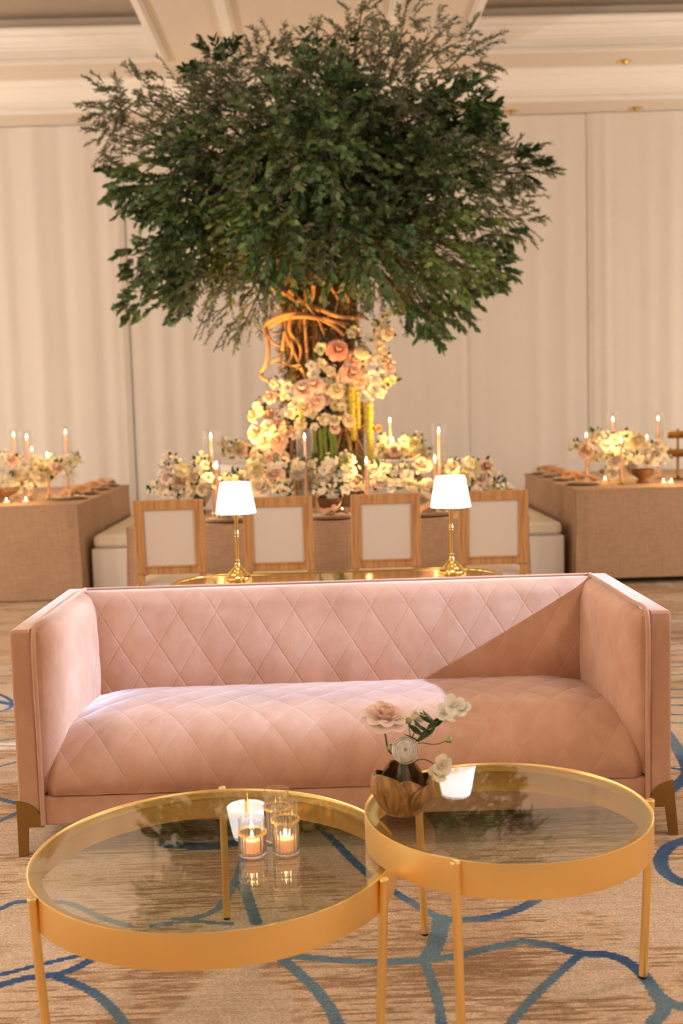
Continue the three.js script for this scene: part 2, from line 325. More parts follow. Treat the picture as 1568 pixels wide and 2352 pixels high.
// unseen wall and hanging lamps, placed to give the room its warm light
function unseen_sconce(x, z, w) {
  const s = Math.sign(x), t = thing('unseen_wall_lamp', w + ' unseen warm wall lamp from the drapes on the ' + (s < 0 ? 'left' : 'right') + ' side wall', 'wall lamp', [x, 2.1, z], 0, 'unseen wall lamps along the side walls');
  mesh('back_plate', box(0.03, 0.3, 0.12, -s * 0.015, 0, 0), M.brass, t);
  mesh('lamp_shade', lathe([[0.1, 0], [0.075, 0.24]], 24).translate(-s * 0.16, -0.12, 0), std({ color: 0xfff0d8, emissive: WARM, emissiveIntensity: 1.2, side: THREE.DoubleSide }), t);
  mesh('arm', tube([V(0, -0.1, 0), V(-s * 0.08, -0.14, 0), V(-s * 0.16, -0.1, 0)], 0.008), M.brass, t);
  const l = new THREE.PointLight(WARM, L.unseen_sconce * (s < 0 ? 1.15 : 0.78)); l.position.set(-s * 0.16, 0.0, 0); l.castShadow = true; l.shadow.radius = 5; t.add(l);
}
[-11.5, -8.5, -5.5, -2, 2].forEach((z, i) => { for (const x of [-XW, XW]) unseen_sconce(x, z, ['first', 'second', 'third', 'fourth', 'fifth'][i]); });
function unseen_pendant(x, z, w) {  // out of view, placed to light the lounge softly from above
  const t = thing('unseen_drum_lamp', 'large unseen warm drum lamp hung ' + w, 'pendant lamp', [x, 3.9, z], 0, 'unseen drum lamps over the lounge');
  mesh('lamp_shade', lathe([[0.55, -0.22], [0.55, 0.22]], 40), std({ color: 0xfff0d8, emissive: WARM, emissiveIntensity: 1.0, side: THREE.DoubleSide }), t);
  mesh('rod', cyl(0.012, 0.012, T3 - 3.9 - 0.0, 0, 0, 0), M.brass, t);
  mesh('bulb', new THREE.SphereGeometry(0.2, 20, 14).translate(0, -0.02, 0), std({ color: 0, emissive: WARM, emissiveIntensity: 3 }), t);
  const l = new THREE.PointLight(WARM, L.unseen_pendant); l.position.set(0, -0.02, 0); l.castShadow = true; l.shadow.radius = 8; t.add(l);
}
unseen_pendant(-2.6, 0.8, 'behind the camera on the left'); unseen_pendant(2.6, 0.8, 'behind the camera on the right'); unseen_pendant(-2.8, -3.6, 'high left of the sofa'); unseen_pendant(2.8, -3.6, 'high right of the sofa');
// unseen white spot lamp high on the right wall, placed to light the sofa
{
  const p = V(7.25, 4.2, -2.85), t = thing('unseen_spotlight', 'unseen white spot lamp high on the right wall, lighting the sofa', 'spot lamp', p.toArray());
  const dir = V(-0.25, 0.62, -4.42).sub(p).normalize(), q = new THREE.Quaternion().setFromUnitVectors(V(0, 1, 0), dir);
  mesh('bracket', [box(0.36, 0.04, 0.04, 0.17, 0.1, 0), box(0.02, 0.22, 0.14, 0.34, 0.1, 0)], M.rubber, t);
  mesh('lamp_housing', lathe([[0, -0.26], [0.07, -0.25], [0.085, -0.1], [0.085, 0.12], [0.078, 0.12], [0.076, 0.02]], 28).applyQuaternion(q), M.rubber, t);
  mesh('lamp_lens', new THREE.CircleGeometry(0.076, 24).rotateX(-PI / 2).translate(0, 0.025, 0).applyQuaternion(q), std({ color: 0, emissive: KEY, emissiveIntensity: 4 }), t);
  const l = new THREE.SpotLight(KEY, L.key, 0, 0.108, 0.32); l.position.copy(dir).multiplyScalar(0.06); l.castShadow = true; l.shadow.radius = 2.4; l.target.position.copy(dir).multiplyScalar(3); t.add(l, l.target);
}

// ---------------------------------------------------------------- sofa
{
  const t = thing('sofa', 'blush pink velvet sofa with diamond quilting and square arms', 'sofa', [0.036, 0, -4.07]);
  const XL = -1.055, XR = 1.128, F = -3.64, BK = -4.5, TOP = 0.765, AW = 0.076;
  const add = (n, g, m) => wmesh(n, g, m, t);
  const pill = (s, tt) => { const d = (q) => Math.abs(q - Math.round(q)); const a = d(s / 0.15 + tt / 0.23), b = d(s / 0.15 - tt / 0.23); return (1 - Math.exp(-a * 6)) * (1 - Math.exp(-b * 6)); };
  const edge = (u, n) => Math.pow(Math.max(0, 1 - Math.pow(Math.abs(u * 2 - 1), n)), 0.5);
  for (const s of [-1, 1]) {
    const xo = s < 0 ? XL : XR, xi = xo - s * AW;
    const slabArm = box(AW, TOP - 0.105, F - BK, (xo + xi) / 2, (TOP + 0.105) / 2, (F + BK) / 2, 0.012);
    const a = add('arm', slabArm, M.velvet);
    // inner pad
    const x0 = xi + s * 0.004, z0 = BK + 0.1, z1 = F - 0.002, y0 = 0.2, y1 = TOP + 0.002;
    const pad = grid(90, 80, (u, v) => {
      const z = s < 0 ? z1 + (z0 - z1) * u : z0 + (z1 - z0) * u, y = y0 + (y1 - y0) * v;
      const e = edge((z - z0) / (z1 - z0), 12) * edge(v, 12);
      const th = (0.03 * e + 0.055 * e * (0.45 + 0.55 * sin(PI * Math.min(1, (z1 - z) / 0.4) / 2)) * (0.72 + 0.28 * sin(PI * v)) + 0.003 * pill(z, y) * e);
      return [x0 - s * th, y, z];
    }, z1 - z0, y1 - y0);
    add('arm_pad', pad, M.quiltSoft);
    const xp = xi - s * 0.006;
    add('piping', tube([V(xp, 0.107, F + 0.004), V(xp, 0.4, F + 0.006), V(xp, TOP - 0.02, F + 0.006), V(xp, TOP + 0.003, F - 0.012), V(xp, TOP + 0.006, F - 0.2), V(xp, TOP + 0.006, BK + 0.14), V(xp, TOP + 0.004, BK + 0.06)], 0.0085, 120, 8), M.velvet);
  }
  add('back', box(XR - XL - 2 * AW + 0.02, TOP - 0.105, 0.12, (XL + XR) / 2, (TOP + 0.105) / 2, BK + 0.06, 0.012), M.velvet);
  { // quilted back pad, rolled over at the top
    const x0 = XL + AW + 0.01, x1 = XR - AW - 0.01, y0 = 0.33, w = x1 - x0;
    const pr = [];
    for (let i = 0; i <= 46; i++) { const v = i / 46; pr.push(v < 0.78 ? [y0 + (TOP - 0.055 - y0) * (v / 0.78), 0] : [TOP - 0.055 + 0.055 * sin((v - 0.78) / 0.22 * PI / 2), 1 - cos((v - 0.78) / 0.22 * PI / 2)]); }
    const g = grid(160, 46, (u, v) => {
      const q = pr[Math.round(v * 46)], e = edge(u, 14), bulge = 0.02 * sin(Math.min(1, v / 0.8) * PI);
      return [x0 + u * w, q[0] + (q[1] > 0 ? 0.004 : 0), BK + 0.12 + 0.03 * (1 - v) + 0.055 * (0.3 + 0.7 * e) - 0.055 * q[1] + (bulge + 0.0018 * pill(x0 + u * w, q[0])) * e * (1 - q[1])];
    }, w, 0.47);
    add('back_pad', g, M.quilt);
    add('piping', tube([V(x0, TOP + 0.004, BK + 0.055), V((x0 + x1) / 2, TOP + 0.004, BK + 0.055), V(x1, TOP + 0.004, BK + 0.055)], 0.006, 60, 8), M.velvet);
  }
  { // seat
    const x0 = XL + AW + 0.02, x1 = XR - AW - 0.02, w = x1 - x0;
    const path = new THREE.CatmullRomCurve3([V(0, 0.203, F + 0.002), V(0, 0.24, F + 0.008), V(0, 0.31, F - 0.012), V(0, 0.375, F - 0.06), V(0, 0.413, F - 0.14), V(0, 0.425, F - 0.24), V(0, 0.422, F - 0.4), V(0, 0.405, F - 0.58), V(0, 0.385, F - 0.72), V(0, 0.35, F - 0.76)]);
    const pts = path.getSpacedPoints(110), len = path.getLength();
    const g = grid(200, 110, (u, v) => {
      const p = pts[Math.round(v * 110)], e = Math.min(u, 1 - u) * w, droop = smooth(0.3, 0, e), r = smooth(0.03, 0, e);
      const q = 0.0034 * pill(u * w, v * len) * (1 - r), k = smooth(0, 0.25, v);
      return [x0 + u * w, p.y - (0.03 * droop * droop + 0.012 * r) * k + q * 0.7, p.z - (0.02 * r + 0.035 * droop * droop * smooth(0.05, 0.3, v) * (1 - smooth(0.35, 0.6, v))) + q * 0.7];
    }, w, len);
    add('seat_cushion', g, M.quilt);
  }
  add('base_rail', [box(XR - XL - 2 * AW, 0.1, 0.05, (XL + XR) / 2, 0.152, F - 0.028, 0.008), box(XR - XL - 2 * AW, 0.2, 0.6, (XL + XR) / 2, 0.21, -4.0, 0.008)], M.velvet);
  for (const s of [-1, 1]) for (const f of [1, 0]) {      // legs: a quarter-round corner plate that runs down into a square leg
    const xo = s < 0 ? XL - 0.004 : XR + 0.004, zz = f ? F + 0.004 : BK - 0.004, d = f ? -1 : 1;
    const sh = new THREE.Shape(); sh.moveTo(0, 0); sh.lineTo(0.03, 0); sh.lineTo(0.034, 0.1); sh.lineTo(0.088, 0.1); sh.quadraticCurveTo(0.08, 0.18, 0, 0.19); sh.lineTo(0, 0);
    const ex = (m) => new THREE.ExtrudeGeometry(m, { depth: 0.006, bevelEnabled: true, bevelSize: 0.001, bevelThickness: 0.001, bevelSegments: 1, curveSegments: 14 });
    const a = ex(sh), b = ex(sh).rotateY(-PI / 2).translate(0.006, 0, 0);
    const m = new THREE.Matrix4().makeScale(-s, 1, d);
    let g = merge([a, b]).applyMatrix4(m).translate(xo, 0, zz);
    if (s * d < 0) { }
    const flip = -s * d < 0; if (flip) { const ar = g.attributes; for (let i = 0; i < ar.position.count; i += 3) for (const k of Object.keys(ar)) { const n = ar[k].itemSize, A = ar[k].array; for (let c = 0; c < n; c++) { const tmp = A[(i + 1) * n + c]; A[(i + 1) * n + c] = A[(i + 2) * n + c]; A[(i + 2) * n + c] = tmp; } } }
    g.computeVertexNormals();
    if (s > 0) { const p = g.attributes.position; for (let i = 0; i < p.count; i++) p.setX(i, p.getX(i) + 0.016 * smooth(0.19, 0, p.getY(i))); }
    add('leg', g, M.bronze);
  }
}

// ---------------------------------------------------------------- round coffee tables
function coffeeTable(label, x, z, r, h, angles) {
  const t = thing('coffee_table', label, 'coffee table', [x, 0, z], 0, 'round gold coffee tables with glass tops');
  const bh = 0.077;
  mesh('rim', lathe([[r - 0.005, h - bh], [r, h - bh + 0.001], [r, h + 0.003], [r - 0.004, h + 0.0035], [r - 0.0045, h - 0.010], [r - 0.034, h - 0.010], [r - 0.034, h - 0.014], [r - 0.006, h - 0.014], [r - 0.005, h - bh]], 128), M.gold, t);
  mesh('glass_top', lathe([[0, h - 0.0085], [r - 0.007, h - 0.0085], [r - 0.0055, h - 0.007], [r - 0.0055, h - 0.001], [r - 0.007, h], [0, h]], 96), M.tableGlass, t);
  for (const a of angles) {
    const c = cos(a), s = sin(a), R = r + 0.0108, k = 0.02;
    const g = mesh('leg', tube([V(c * (R - k), 0.006, -s * (R - k)), V(c * (R - k / 2), h / 2, -s * (R - k / 2)), V(c * R, h + 0.002, -s * R)], 0.0108, 12, 18), M.gold, t);
    const cap = mesh('cap', lathe([[0, 0.0032], [0.009, 0.003], [0.0108, 0.001], [0.0108, -0.002]], 18), M.gold, g); cap.position.set(c * R, h + 0.002, -s * R);
    const foot = mesh('rubber_foot', cyl(0.009, 0.0095, 0.007), M.rubber, g); foot.position.set(c * (R - k), 0, -s * (R - k));
    for (const dy of [0.028, 0.058]) { const sc = mesh('screw', new THREE.SphereGeometry(0.0045, 12, 8).scale(1, 1, 0.5).rotateY(a + PI / 2), M.steel, t); sc.position.set(c * (r - 0.006), h - dy, -s * (r - 0.006)); }
  }
}
coffeeTable('lower, wider round coffee table with gold rim and candle glasses on it', -0.302, -2.687, 0.448, 0.38, [1.62, 1.62 + 2.094, 1.62 + 4.19]);
coffeeTable('taller, smaller round coffee table with gold rim and flower bowl on it', 0.424, -2.697, 0.353, 0.46, [0.05, 0.05 + 2.094, 0.05 + 4.19]);

// ---------------------------------------------------------------- flames and candles
const flameGeo = lathe([[0, 0], [0.0045, 0.003], [0.0065, 0.010], [0.0055, 0.018], [0.003, 0.027], [0, 0.036]], 12);
function flame(parent, y, s = 1, power = 1) {
  const f = mesh('flame', flameGeo, M.flame, parent); f.position.y = y; f.scale.setScalar(s);
  const l = new THREE.PointLight(FLAME, L.flame * power); l.position.set(parent.isMesh ? 0 : 0, y + 0.013 * s, 0); l.castShadow = true; l.shadow.radius = 0.25; parent.add(l);
}
function ribbed(r, h, ribs, depth) {      // fluted lower part of the glass, with a thick base; a closed solid
  const N = ribs * 8, prof = [[0, 0.0005, 0], [r * 0.9, 0.0005, 0], [r, 0.002, 0], [r, 0.005, 1], [r, h * 0.5, 1], [r, h - 0.002, 1], [r - 0.0004, h, 0], [r - 0.0022, h, 0], [r - 0.0022, h * 0.5, 0], [r - 0.0022, 0.009, 0], [r - 0.006, 0.006, 0], [0, 0.006, 0]];
  return grid(N, prof.length - 1, (u, v) => { const a = -u * 2 * PI, [R, y, k] = prof[Math.round(v * (prof.length - 1))], q = Math.max(1e-5, R + (k ? depth * Math.abs(cos(a * ribs / 2)) : 0)); return [cos(a) * q, y, sin(a) * q]; });
}
function candleGlass(label, p, r, h, ring, candle, lab2) {
  const t = thing('candle_glass', label, 'candle holder', p, 0, 'fluted candle glasses on the lower coffee table');
  mesh('fluted_glass', ribbed(r, ring - 0.001, 24, 0.0016), M.solidGlass, t);
  mesh('glass', [lathe([[r, ring], [r, h]], 64), lathe([[r - 0.002, ring], [r - 0.002, h]], 64)], M.shadeGlass, t);
  mesh('rim', new THREE.TorusGeometry(r - 0.0004, 0.0011, 8, 64).rotateX(PI / 2).translate(0, h - 0.0004, 0), M.ribGlass, t);
  const pts = []; for (let i = 0; i <= 72; i++) { const a = i / 72 * 2 * PI; pts.push(V(cos(a) * (r + 0.003), ring + 0.0012 * sin(a * 18), sin(a) * (r + 0.003))); }
  mesh('wire_band', [tube(pts, 0.0014, 160, 6), tube(pts.map((q) => V(q.x * 0.99, q.y + 0.0035 + 0.001 * sin(q.x * 900), q.z * 0.99)), 0.0011, 160, 6)], M.gold, t);
  if (candle) {
    const c = thing('candle', lab2, 'candle', [p[0], p[1] + 0.008, p[2]], 0, 'short candles burning in the fluted glasses');
    mesh('wax', lathe([[0, 0], [0.02, 0], [0.021, 0.002], [0.021, 0.03], [0.0195, 0.031], [0.012, 0.027], [0, 0.0265]], 30), M.wax, c);
    mesh('wick', cyl(0.0008, 0.0006, 0.008, 0, 0.0265, 0), M.wick, c);
    flame(c, 0.032, 0.62, 0.1);
  }
}
candleGlass('shortest fluted candle glass with a wavy gold wire band, in front on the lower table', [-0.206, 0.38, -2.655], 0.0325, 0.092, 0.056, true, 'small peach candle burning in the shortest fluted glass');
candleGlass('tall fluted candle glass with gold wire band, nearest the higher table', [-0.124, 0.38, -2.66], 0.0315, 0.128, 0.083, true, 'small peach candle burning in the tall front fluted glass');
candleGlass('tall fluted candle glass standing behind the other two on the lower table', [-0.148, 0.38, -2.745], 0.0315, 0.132, 0.085, false);

// ---------------------------------------------------------------- blooms
function petal(w, l, cup, curl, ruffle = 0, nu = 4, nv = 5) {        // grows along +y, opens towards +z
  return grid(nu, nv, (u, v) => {
    const a = (u - 0.5) * 2, wide = w * (0.28 + 0.72 * Math.pow(sin(PI * Math.min(1, v * 0.62 + 0.12)), 0.8)) * (v > 0.9 ? 0.72 : 1);
    const bend = curl * v * v, y = l * v * cos(bend * 0.6), z = l * sin(bend) * v * 0.6 - cup * a * a * w * 0.5 * (1 - 0.3 * v);
    return [a * wide / 2, y, z + ruffle * sin(a * 6 + v * 3) * v];
  });
}
function bloom(rings) {        // rings of [count, petal width, length, cup, curl, tilt, base radius, height, ruffle]
  const list = [];
  rings.forEach(([n, w, l, cup, curl, tilt, r0, y0, ruf = 0], k) => {
    for (let i = 0; i < n; i++) {
      const g = petal(w * rr(0.92, 1.08), l * rr(0.93, 1.07), cup, curl, ruf);
      g.rotateX(tilt + rr(-0.06, 0.06)).translate(0, y0, r0).rotateY(i / n * 2 * PI + k * 0.7 + rr(-0.08, 0.08));
      list.push(g);
    }
  });
  return merge(list);
}
// unit blooms, about 1 across, facing +y; petals lean outwards by their tilt
const roseGeo = bloom([[3, 0.3, 0.4, 0.9, -0.3, -0.1, 0.05, 0.02], [5, 0.38, 0.42, 0.8, 0.1, 0.15, 0.09, 0.0], [6, 0.46, 0.44, 0.6, 0.5, 0.42, 0.12, -0.03], [7, 0.5, 0.46, 0.4, 0.9, 0.8, 0.13, -0.06], [7, 0.5, 0.44, 0.25, 0.9, 1.15, 0.12, -0.1]]);
const ranunculusGeo = (() => {      // petals wrapped in close concentric shells, open at the top
  const l = [];
  for (let k = 0; k < 6; k++) {
    const R = 0.5 - 0.03 * k, n = 7 - (k >> 1), top = 1.15 - 0.195 * k;
    for (let i = 0; i < n; i++) {
      const a0 = i / n * 2 * PI + k * 0.9, half = PI / n * 1.35, r = R * rr(0.97, 1.03);
      l.push(grid(6, 7, (u, v) => { const c = u * 2 - 1, a = a0 + c * half, th = 2.5 - (2.5 - top - 0.12 * c * c) * v, q = r * (1 + (k < 2 ? 0.05 : 0.01) * v * v * v) - 0.012 * c * c * v + 0.01 * u; return [sin(a) * sin(th) * q, cos(th) * q * 0.82 + 0.06 * v, cos(a) * sin(th) * q]; }));
    }
  }
  return merge(l);
})();
const dahliaGeo = (() => { const l = []; for (let i = 0; i < 90; i++) { const y = 1 - (i + 0.5) / 90 * 1.75, r = Math.sqrt(Math.max(0, 1 - y * y)), a = i * 2.39996; l.push(petal(0.17, 0.24, 1.2, -0.2, 0, 2, 3).rotateX(0.25).translate(0, 0.28, 0).applyQuaternion(new THREE.Quaternion().setFromUnitVectors(V(0, 1, 0), V(cos(a) * r, y, sin(a) * r)))); } return merge(l); })();
const openGeo = bloom([[5, 0.42, 0.48, 0.35, 0.5, 1.0, 0.05, 0, 0.02], [5, 0.36, 0.4, 0.4, 0.4, 0.7, 0.05, 0.03, 0.02], [6, 0.12, 0.16, 0.5, 0, 0.4, 0.02, 0.04]]);
const floretGeo = bloom([[5, 0.42, 0.46, 0.3, 0.4, 0.9, 0.03, 0]]);
const leafGeo = grid(2, 5, (u, v) => { const a = (u - 0.5) * 2; return [a * 0.26 * Math.pow(sin(PI * (v * 0.92 + 0.06)), 0.75), v, Math.abs(a) * 0.07 - 0.25 * v * v]; });
const narrowLeaf = grid(2, 3, (u, v) => { const a = (u - 0.5) * 2; return [a * 0.14 * sin(PI * (v * 0.9 + 0.07)), v, Math.abs(a) * 0.05 - 0.2 * v * v]; });
const KIND = { r: roseGeo, n: ranunculusGeo, d: dahliaGeo, o: openGeo };
const COL = { w: P.white, c: P.cream, y: P.yellow, b: P.blush, p: P.peach, k: P.coral, g: P.green, i: P.ivory };
const up = V(0, 1, 0);
function putBloom(parent, pos, size, kind, col, facing) {
  const o = mesh('bloom', KIND[kind], COL[col], parent);
  o.position.copy(pos).sub(parent.position); o.scale.setScalar(size);
  o.quaternion.setFromUnitVectors(up, facing.clone().normalize()).multiply(new THREE.Quaternion().setFromAxisAngle(up, rr(0, 6)));
  return o;
}
function inst(name, geo, mat, list, parent) {          // list of [pos, dir, size, colour?]
  const o = new THREE.InstancedMesh(geo, mat, list.length), m = new THREE.Matrix4(), q = new THREE.Quaternion();
  list.forEach(([p, d, s, c], i) => {
    q.setFromUnitVectors(up, d.clone().normalize()).multiply(new THREE.Quaternion().setFromAxisAngle(up, rr(0, 6.28)));
    m.compose(p.clone().sub(parent.position), q, V(s, s, s)); o.setMatrixAt(i, m); if (c) o.setColorAt(i, c);
  });
  o.name = name; o.castShadow = o.receiveShadow = true; o.userData.kind = 'stuff'; parent.add(o);
  return o;
}
const rdir = (y0 = -1) => { const a = rr(0, 2 * PI), y = rr(y0, 1), r = Math.sqrt(Math.max(0, 1 - y * y)); return V(cos(a) * r, y, sin(a) * r); };
// leaves and small florets that fill a flattened mound round each bloom
function filler(parent, centres, nLeaf, nFlor, spread, florMat = P.cream) {
  const lv = [], fl = [], dk = [];
  for (const c of centres) {
    for (let i = 0; i < nLeaf; i++) { const d = rdir(-0.6), p = c.clone().addScaledVector(d, spread * rr(0.1, 0.55)); p.z -= spread * 0.6; (rnd() < 0.5 ? lv : dk).push([p, V(d.x, d.y + 0.5, d.z), rr(0.03, 0.06)]); }
    for (let i = 0; i < nFlor; i++) { const d = rdir(-0.2), p = c.clone().addScaledVector(d, spread * rr(0.4, 0.95)); fl.push([p, d.clone().add(V(0, 0.2, 0.8)), rr(0.026, 0.045)]); }
  }
  if (lv.length) inst('leaves', leafGeo, M.leaf, lv, parent);
  if (dk.length) inst('dark_leaves', leafGeo, M.leafDark, dk, parent);
  if (fl.length) inst('florets', floretGeo, florMat, fl, parent);
}

// ---------------------------------------------------------------- the flower bowl on the taller table
{
  const bx = 0.166, bz = -2.70, by = 0.4605;
  const t = thing('petal_bowl', 'golden brown bowl of carved overlapping petals on the taller coffee table', 'bowl', [bx, by, bz]);
  const shell = (w, h, bulge, lean) => { // a thick cupped petal standing on its base, outside facing +z
    const f = (off) => (u, v) => { const a = (u - 0.5) * 2, wid = w * Math.pow(sin(PI * clamp(0.14 + v * 0.68, 0, 1)), 0.7) * (v > 0.93 ? 0.8 : 1), th = a * wid * 1.0; const rad = 0.045 + bulge * sin(PI * Math.min(1, v * 0.75)) + lean * v * v - off; return [sin(th) * rad, h * v * (1 - 0.1 * a * a * v), cos(th) * rad - 0.01 * v * a * a]; };
    return merge([grid(12, 14, f(0)), grid(12, 14, (u, v) => f(0.006)(1 - u, v)), grid(12, 1, (u, v) => f(v * 0.006)(u, 1)), grid(14, 1, (u, v) => f(v * 0.006)(0, 1 - u)), grid(14, 1, (u, v) => f(v * 0.006)(1, u))]);
  };
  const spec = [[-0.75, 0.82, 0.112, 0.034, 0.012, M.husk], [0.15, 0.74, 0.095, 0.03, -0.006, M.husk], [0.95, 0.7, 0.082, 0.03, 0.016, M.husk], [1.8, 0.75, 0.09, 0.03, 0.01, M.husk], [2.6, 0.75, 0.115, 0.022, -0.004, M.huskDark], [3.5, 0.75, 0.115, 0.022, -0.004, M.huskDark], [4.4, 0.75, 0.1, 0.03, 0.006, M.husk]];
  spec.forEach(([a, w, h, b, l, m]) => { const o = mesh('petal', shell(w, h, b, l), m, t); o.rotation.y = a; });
  mesh('base', lathe([[0, 0.0], [0.042, 0], [0.05, 0.004], [0.044, 0.012], [0, 0.012]], 28), M.husk, t);
  const v = thing('bud_vase', 'small clear glass bud vase standing inside the petal bowl', 'vase', [bx + 0.004, by + 0.013, bz - 0.004]);
  mesh('glass', lathe([[0, 0.001], [0.026, 0.001], [0.029, 0.005], [0.029, 0.045], [0.024, 0.068], [0.0135, 0.095], [0.0125, 0.112], [0.0145, 0.118], [0.0135, 0.119]], 32), M.glass, v);
  mesh('water', lathe([[0, 0.003], [0.0265, 0.003], [0.0272, 0.03], [0.0272, 0.042], [0, 0.042]], 28), phy({ color: 0xf3f6f0, roughness: 0, transmission: 1, thickness: 0.05, ior: 1.33 }), v);
  const mouth = V(bx + 0.004, by + 0.128, bz - 0.004), foot = V(bx + 0.004, by + 0.02, bz);
  const stemTo = (parent, mids, r = 0.0018) => wmesh('stem', tube([foot.clone().add(V(rr(-0.012, 0.012), 0, rr(-0.01, 0.01))), mouth.clone().add(V(rr(-0.006, 0.006), 0, rr(-0.006, 0.006))), ...mids], r, 40, 7), M.stem, parent);
  const at2 = (x, y, dz = 0) => at(x, y, -2.7 + dz);
  // garden rose
  const rose = thing('garden_rose', 'peach garden rose with loose ruffled petals, tallest at the left of the bud vase', 'flower', at2(880, 1662).toArray());
  { const top = at2(880, 1655); const o = mesh('bloom', bloom([[4, 0.26, 0.4, 0.9, -0.3, -0.1, 0.05, 0.05], [5, 0.38, 0.46, 0.8, 0.1, 0.12, 0.1, 0.02], [6, 0.48, 0.52, 0.6, 0.5, 0.4, 0.13, 0]]), P.peach, rose); o.scale.set(0.078, 0.066, 0.078); o.rotation.set(0.35, 0.3, -0.18); o.position.copy(at2(882, 1650)).sub(rose.position);
    const o2 = mesh('outer_petals', bloom([[7, 0.56, 0.58, 0.4, 0.8, 0.78, 0.15, -0.03, 0.02], [6, 0.58, 0.6, 0.25, 0.6, 1.15, 0.12, -0.08, 0.03]]), P.blush, rose); o2.scale.set(0.083, 0.07, 0.08); o2.rotation.set(0.3, 0.1, -0.12); o2.position.copy(o.position).add(V(0, -0.004, 0));
    stemTo(rose, [at2(893, 1725), at2(885, 1690), at2(880, 1664)], 0.0024);
    for (let i = 0; i < 5; i++) { const g = leafGeo.clone().scale(0.02, 0.032, 0.02).rotateX(1.7).rotateY(i * 1.26).translate(0, 0, 0); const p = at2(880, 1664); wmesh('sepal', g.translate(p.x, p.y, p.z), M.leaf, rose); } }
  const ran = thing('ranunculus', 'round white ranunculus bloom facing out at the middle of the bud vase', 'flower', at2(930, 1722, 0.03).toArray());
  { const o = mesh('bloom', ranunculusGeo, P.white, ran); o.scale.setScalar(0.064); o.rotation.set(1.15, 0.15, 0); o.position.set(0, -0.002, 0); const o2 = mesh('eye', new THREE.SphereGeometry(0.006, 12, 8), P.bud, ran); o2.position.set(0.002, 0.006, 0.014);
    stemTo(ran, [at2(926, 1750, 0.01), at2(928, 1728, 0.015)], 0.0022); }
  // sweet peas: ruffled pairs on one thin stem
  const pea = (name, label, spots, mids, col) => { const f = thing(name, label, 'flower', at2(...spots[0]).toArray());
    for (const [x, y, dz, s, c] of spots) { const o = mesh('bloom', bloom([[3, 0.6, 0.55, 0.25, 0.6, 0.75, 0.02, 0, 0.05], [2, 0.34, 0.4, 0.6, 0.1, 0.25, 0.02, 0, 0.03]]), P[c ?? col], f); o.scale.setScalar(s); o.position.copy(at2(x, y, dz)).sub(f.position); o.rotation.set(rr(0.5, 1.2), rr(-1, 1), rr(-0.7, 0.7)); }
    stemTo(f, mids, 0.0014); return f; };
  const a1 = pea('sweet_pea', 'white sweet pea sprig reaching to the upper right of the bud vase', [[1020, 1640, 0, 0.05], [1040, 1622, 0.01, 0.056], [1062, 1632, 0.015, 0.045], [1024, 1655, -0.01, 0.045]], [at2(950, 1710), at2(985, 1672), at2(1015, 1650)], 'white');
  { const l = []; for (let i = 0; i < 12; i++) { const k = i / 12, p = at2(958 + 45 * k, 1702 - 48 * k + 8 * sin(i * 2), rr(-0.01, 0.01)); l.push(leafGeo.clone().scale(0.028, 0.042, 0.028).rotateY(i * 2.1).rotateZ(i % 2 ? 0.9 : -0.9).translate(p.x, p.y, p.z)); } wmesh('leaves', l, M.leaf, a1).userData.kind = 'stuff'; }
  pea('sweet_pea', 'white sweet pea bloom in the middle, just right of the peach rose', [[955, 1655, -0.02, 0.04], [970, 1645, -0.015, 0.036], [950, 1640, -0.01, 0.03]], [at2(940, 1705), at2(952, 1680), at2(957, 1660)], 'ivory');
  pea('sweet_pea', 'pale yellow sweet pea drooping over the right side of the petal bowl', [[1012, 1760, 0.02, 0.05, 'ivory'], [1006, 1783, 0.02, 0.055], [1018, 1750, 0.015, 0.04, 'ivory'], [998, 1775, 0.025, 0.04]], [at2(945, 1752), at2(965, 1744), at2(985, 1748), at2(1008, 1765)], 'cream');
  const bud = (label, x, y, mids, s) => { const f = thing('flower_bud', label, 'flower bud', at2(x, y).toArray(), 0, 'small green ranunculus buds'); const o = mesh('bud', new THREE.SphereGeometry(0.5, 16, 12), P.bud, f); o.scale.set(s, s * 0.9, s); for (let i = 0; i < 5; i++) { const q = mesh('sepal', leafGeo, M.leaf, f); q.scale.set(s * 0.9, s * 0.9, s); q.position.set(cos(i * 1.26) * s * 0.32, -s * 0.45, sin(i * 1.26) * s * 0.32); q.rotation.set(0.1, -i * 1.26 + PI / 2, 0); } stemTo(f, mids, 0.0011); };
  bud('small green bud on a thin upright stem beside the peach rose', 938, 1655, [at2(945, 1715), at2(940, 1680), at2(938, 1661)], 0.017);
  bud('small green bud on a thin stem bent far to the right', 1030, 1698, [at2(960, 1708), at2(1000, 1710), at2(1026, 1701)], 0.018);
  bud('small green bud tucked left of the white ranunculus', 897, 1716, [at2(905, 1740), at2(899, 1722)], 0.018);
}

